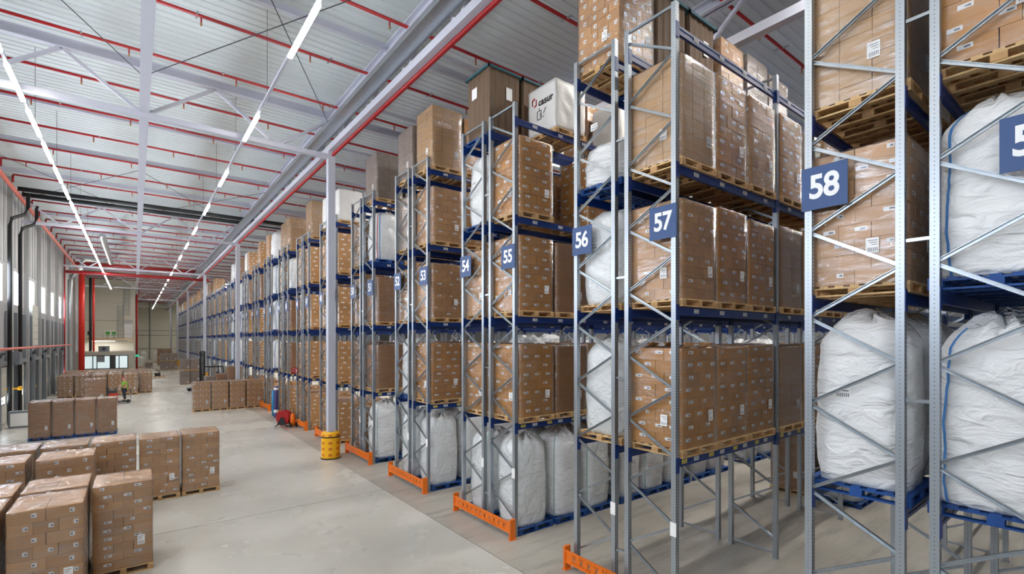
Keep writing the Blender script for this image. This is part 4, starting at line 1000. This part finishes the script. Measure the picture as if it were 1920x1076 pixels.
# ------------------------------------------------------------------ people and trucks
def skin(name, pts, edges, m, parent, lvl=1):
    me = bpy.data.meshes.new(name); me.from_pydata([p[:3] for p in pts], edges, []); me.materials.append(M[m])
    o = link(name, me, parent); md = o.modifiers.new('skin', 'SKIN'); md.use_smooth_shade = True
    for i, p in enumerate(pts):
        v = me.skin_vertices[0].data[i]; v.radius = (p[3], p[4] if len(p) > 4 else p[3]); v.use_root = (i == 0)
    s = o.modifiers.new('sub', 'SUBSURF'); s.levels = lvl; s.render_levels = lvl + 1
    return o
def driver(parent_loc, rz, label, vest='vest', helmet='truck_red', seat=0):
    e = tag(empty('person', parent_loc, rz), label, 'person')           # faces local +x
    # pelvis, torso, neck, head, arms reaching forward to the handle, legs slightly bent
    P = [(0, 0, .93, .13, .155), (.0, 0, 1.14, .14, .18), (.02, 0, 1.36, .15, .22), (.03, 0, 1.46, .11, .14), (.045, 0, 1.55, .075), (.06, 0, 1.66, .125, .105), (.055, 0, 1.75, .10, .09),
         (.02, .19, 1.42, .055), (.12, .25, 1.18, .042), (.36, .15, 1.12, .032), (.02, -.19, 1.42, .055), (.12, -.25, 1.18, .042), (.36, -.15, 1.12, .032),
         (.02, .10, .86, .115), (.05, .12, .50, .08), (-.02, .12, .10, .05), (.10, .12, .05, .04), (.02, -.10, .86, .115), (.05, -.12, .50, .08), (-.02, -.12, .10, .05), (.10, -.12, .05, .04)]
    E = [(0, 1), (1, 2), (2, 3), (3, 4), (4, 5), (5, 6), (2, 7), (7, 8), (8, 9), (2, 10), (10, 11), (11, 12), (0, 13), (13, 14), (14, 15), (15, 16), (0, 17), (17, 18), (18, 19), (19, 20)]
    b = skin('body', P, E, 'skin', e)
    g = lambda i, d: (P[i][0], P[i][1], P[i][2], P[i][3] + d, (P[i][4] if len(P[i]) > 4 else P[i][3]) + d)
    skin('vest', [g(1, .04), g(2, .03), g(7, .02), g(8, .02), g(10, .02), g(11, .02), g(0, .05), (0, 0, .84, .17, .20), g(3, .02)], [(0, 1), (1, 2), (2, 3), (1, 4), (4, 5), (0, 6), (6, 7), (1, 8)], vest, e)
    skin('trousers', [g(0, .025), g(13, .015), g(14, .018), g(15, .018), g(17, .015), g(18, .018), g(19, .018)], [(0, 1), (1, 2), (2, 3), (0, 4), (4, 5), (5, 6)], 'navy', e)
    for s in (-1, 1): skin('shoe', [(-.05, s * .12, .05, .05), (.05, s * .12, .045, .048), (.15, s * .12, .035, .035)], [(0, 1), (1, 2)], 'black', e)
    skin('cap', [(.05, 0, 1.73, .15, .125), (.05, 0, 1.81, .12, .10)], [(0, 1)], helmet, e); skin('cap_brim', [(.15, 0, 1.745, .02, .07), (.23, 0, 1.735, .015, .06)], [(0, 1)], helmet, e)
    for s in (-1, 1):
        for k in range(4):
            y = s * .15 + (k - 1.5) * .02; skin('finger', [(.36, y, 1.12, .011), (.41, y, 1.125, .010), (.43, y, 1.10, .009), (.42, y, 1.08, .008)], [(0, 1), (1, 2), (2, 3)], 'skin', e, 0)
        skin('thumb', [(.36, s * .15 - s * .03, 1.12, .012), (.40, s * .15 - s * .05, 1.09, .010)], [(0, 1)], 'skin', e, 0)
    skin('nose', [(.145, 0, 1.675, .016), (.158, 0, 1.65, .018)], [(0, 1)], 'skin', e, 0)
    return e
tx, ty = -.13 * H, 9.95 * H
e = tag(empty('pallet_truck', (tx, ty, 0), math.pi), 'red and grey ride-on pallet truck crossing the hall', 'truck')     # faces local +x (towards the left)
m = MB(); m.box(.42, .95, -.36, .36, .12, .80, 'truck_red'); m.box(.45, .92, -.33, .33, .80, 1.02, 'dark'); m.box(.95, 1.05, -.38, .38, .15, 1.25, 'dark'); link('motor_housing', m.mesh('motor_housing'), e)
m = MB(); m.box(-.35, .42, -.36, .36, .10, .16, 'dark'); m.box(-.38, -.33, -.36, .36, .10, .75, 'steel_grey'); m.box(-.38, -.31, -.3, .3, .75, 1.05, 'dark'); link('platform', m.mesh('platform'), e)
for s in (-1, 1): link('fork', MB().box(1.05, 2.35, s * .27 - .08, s * .27 + .08, .03, .09, 'steel_grey').mesh('fork'), e)
for (x, y) in ((.65, 0), (-.2, .28), (-.2, -.28)): link('wheel', MB().lathe([(.04, -.05), (.12, -.055), (.12, .055), (.04, .05)], 'black', 16, (0, 0, 0), 'y').mesh('wheel'), e, (x, y, .12))
m = MB(); m.tube([(.62, 0, 1.0), (.5, 0, 1.2), (.4, 0, 1.27)], .03, 'dark', 7); m.tube([(.4, -.2, 1.27), (.4, .2, 1.27)], .02, 'black', 7); link('tiller', m.mesh('tiller', True), e)
driver((tx, ty, .16), math.pi, 'person in a green vest and red cap driving the pallet truck', 'vest', 'truck_red')
hall('d', -.61, -.355, 9.84, 'carried by the ride-on pallet truck', False, .385, z=.092, seed=1100)

rx, ry = 1.22 * H, 11.4 * H
e = tag(empty('reach_truck', (rx, ry, 0), R(195)), 'black reach truck with a tall mast between two columns', 'forklift')
m = MB(); m.box(-1.0, .55, -.6, .6, .15, 1.15, 'dark'); m.box(-1.0, -.5, -.6, .6, 1.15, 1.45, 'dark'); m.box(-.95, .5, -.61, -.60, .5, .9, 'yellow'); link('chassis', m.mesh('chassis'), e)
m = MB()
for s in (-1, 1): m.box(.75, .87, s * .42 - .05, s * .42 + .05, .1, 3.75, 'black'); m.box(.89, .97, s * .34 - .04, s * .34 + .04, .1, 3.7, 'dark')
for z in (.4, 1.5, 2.6, 3.68): m.box(.77, .85, -.4, .4, z, z + .1, 'black')
m.tube([(.8, 0, .3), (.8, 0, 3.4)], .06, 'galv', 8); link('mast', m.mesh('mast'), e)
m = MB()
for (x, y) in ((-.9, -.55), (-.9, .55), (.5, -.55), (.5, .55)): m.bar((x, y, 1.1), (x * .85, y * .9, 2.25), .06, .06, 'black')
m.box(-.85, .5, -.52, .52, 2.22, 2.28, 'black')
for k in range(5): m.box(-.85, .5, -.45 + k * .2, -.41 + k * .2, 2.28, 2.31, 'black')
link('overhead_guard', m.mesh('overhead_guard'), e)
for s in (-1, 1): link('straddle_leg', MB().box(.55, 1.9, s * .55 - .09, s * .55 + .09, .08, .3, 'black').mesh('straddle_leg'), e); link('fork', MB().box(1.0, 2.1, s * .25 - .06, s * .25 + .06, .32, .37, 'steel_grey').mesh('fork'), e); link('wheel', MB().lathe([(.04, -.05), (.15, -.055), (.15, .055), (.04, .05)], 'black', 16, (0, 0, 0), 'y').mesh('wheel'), e, (1.75, s * .55, .15))
link('seat', MB().box(-.45, .05, -.25, .25, 1.15, 1.25, 'black').box(-.5, -.4, -.25, .25, 1.25, 1.75, 'black').mesh('seat'), e)
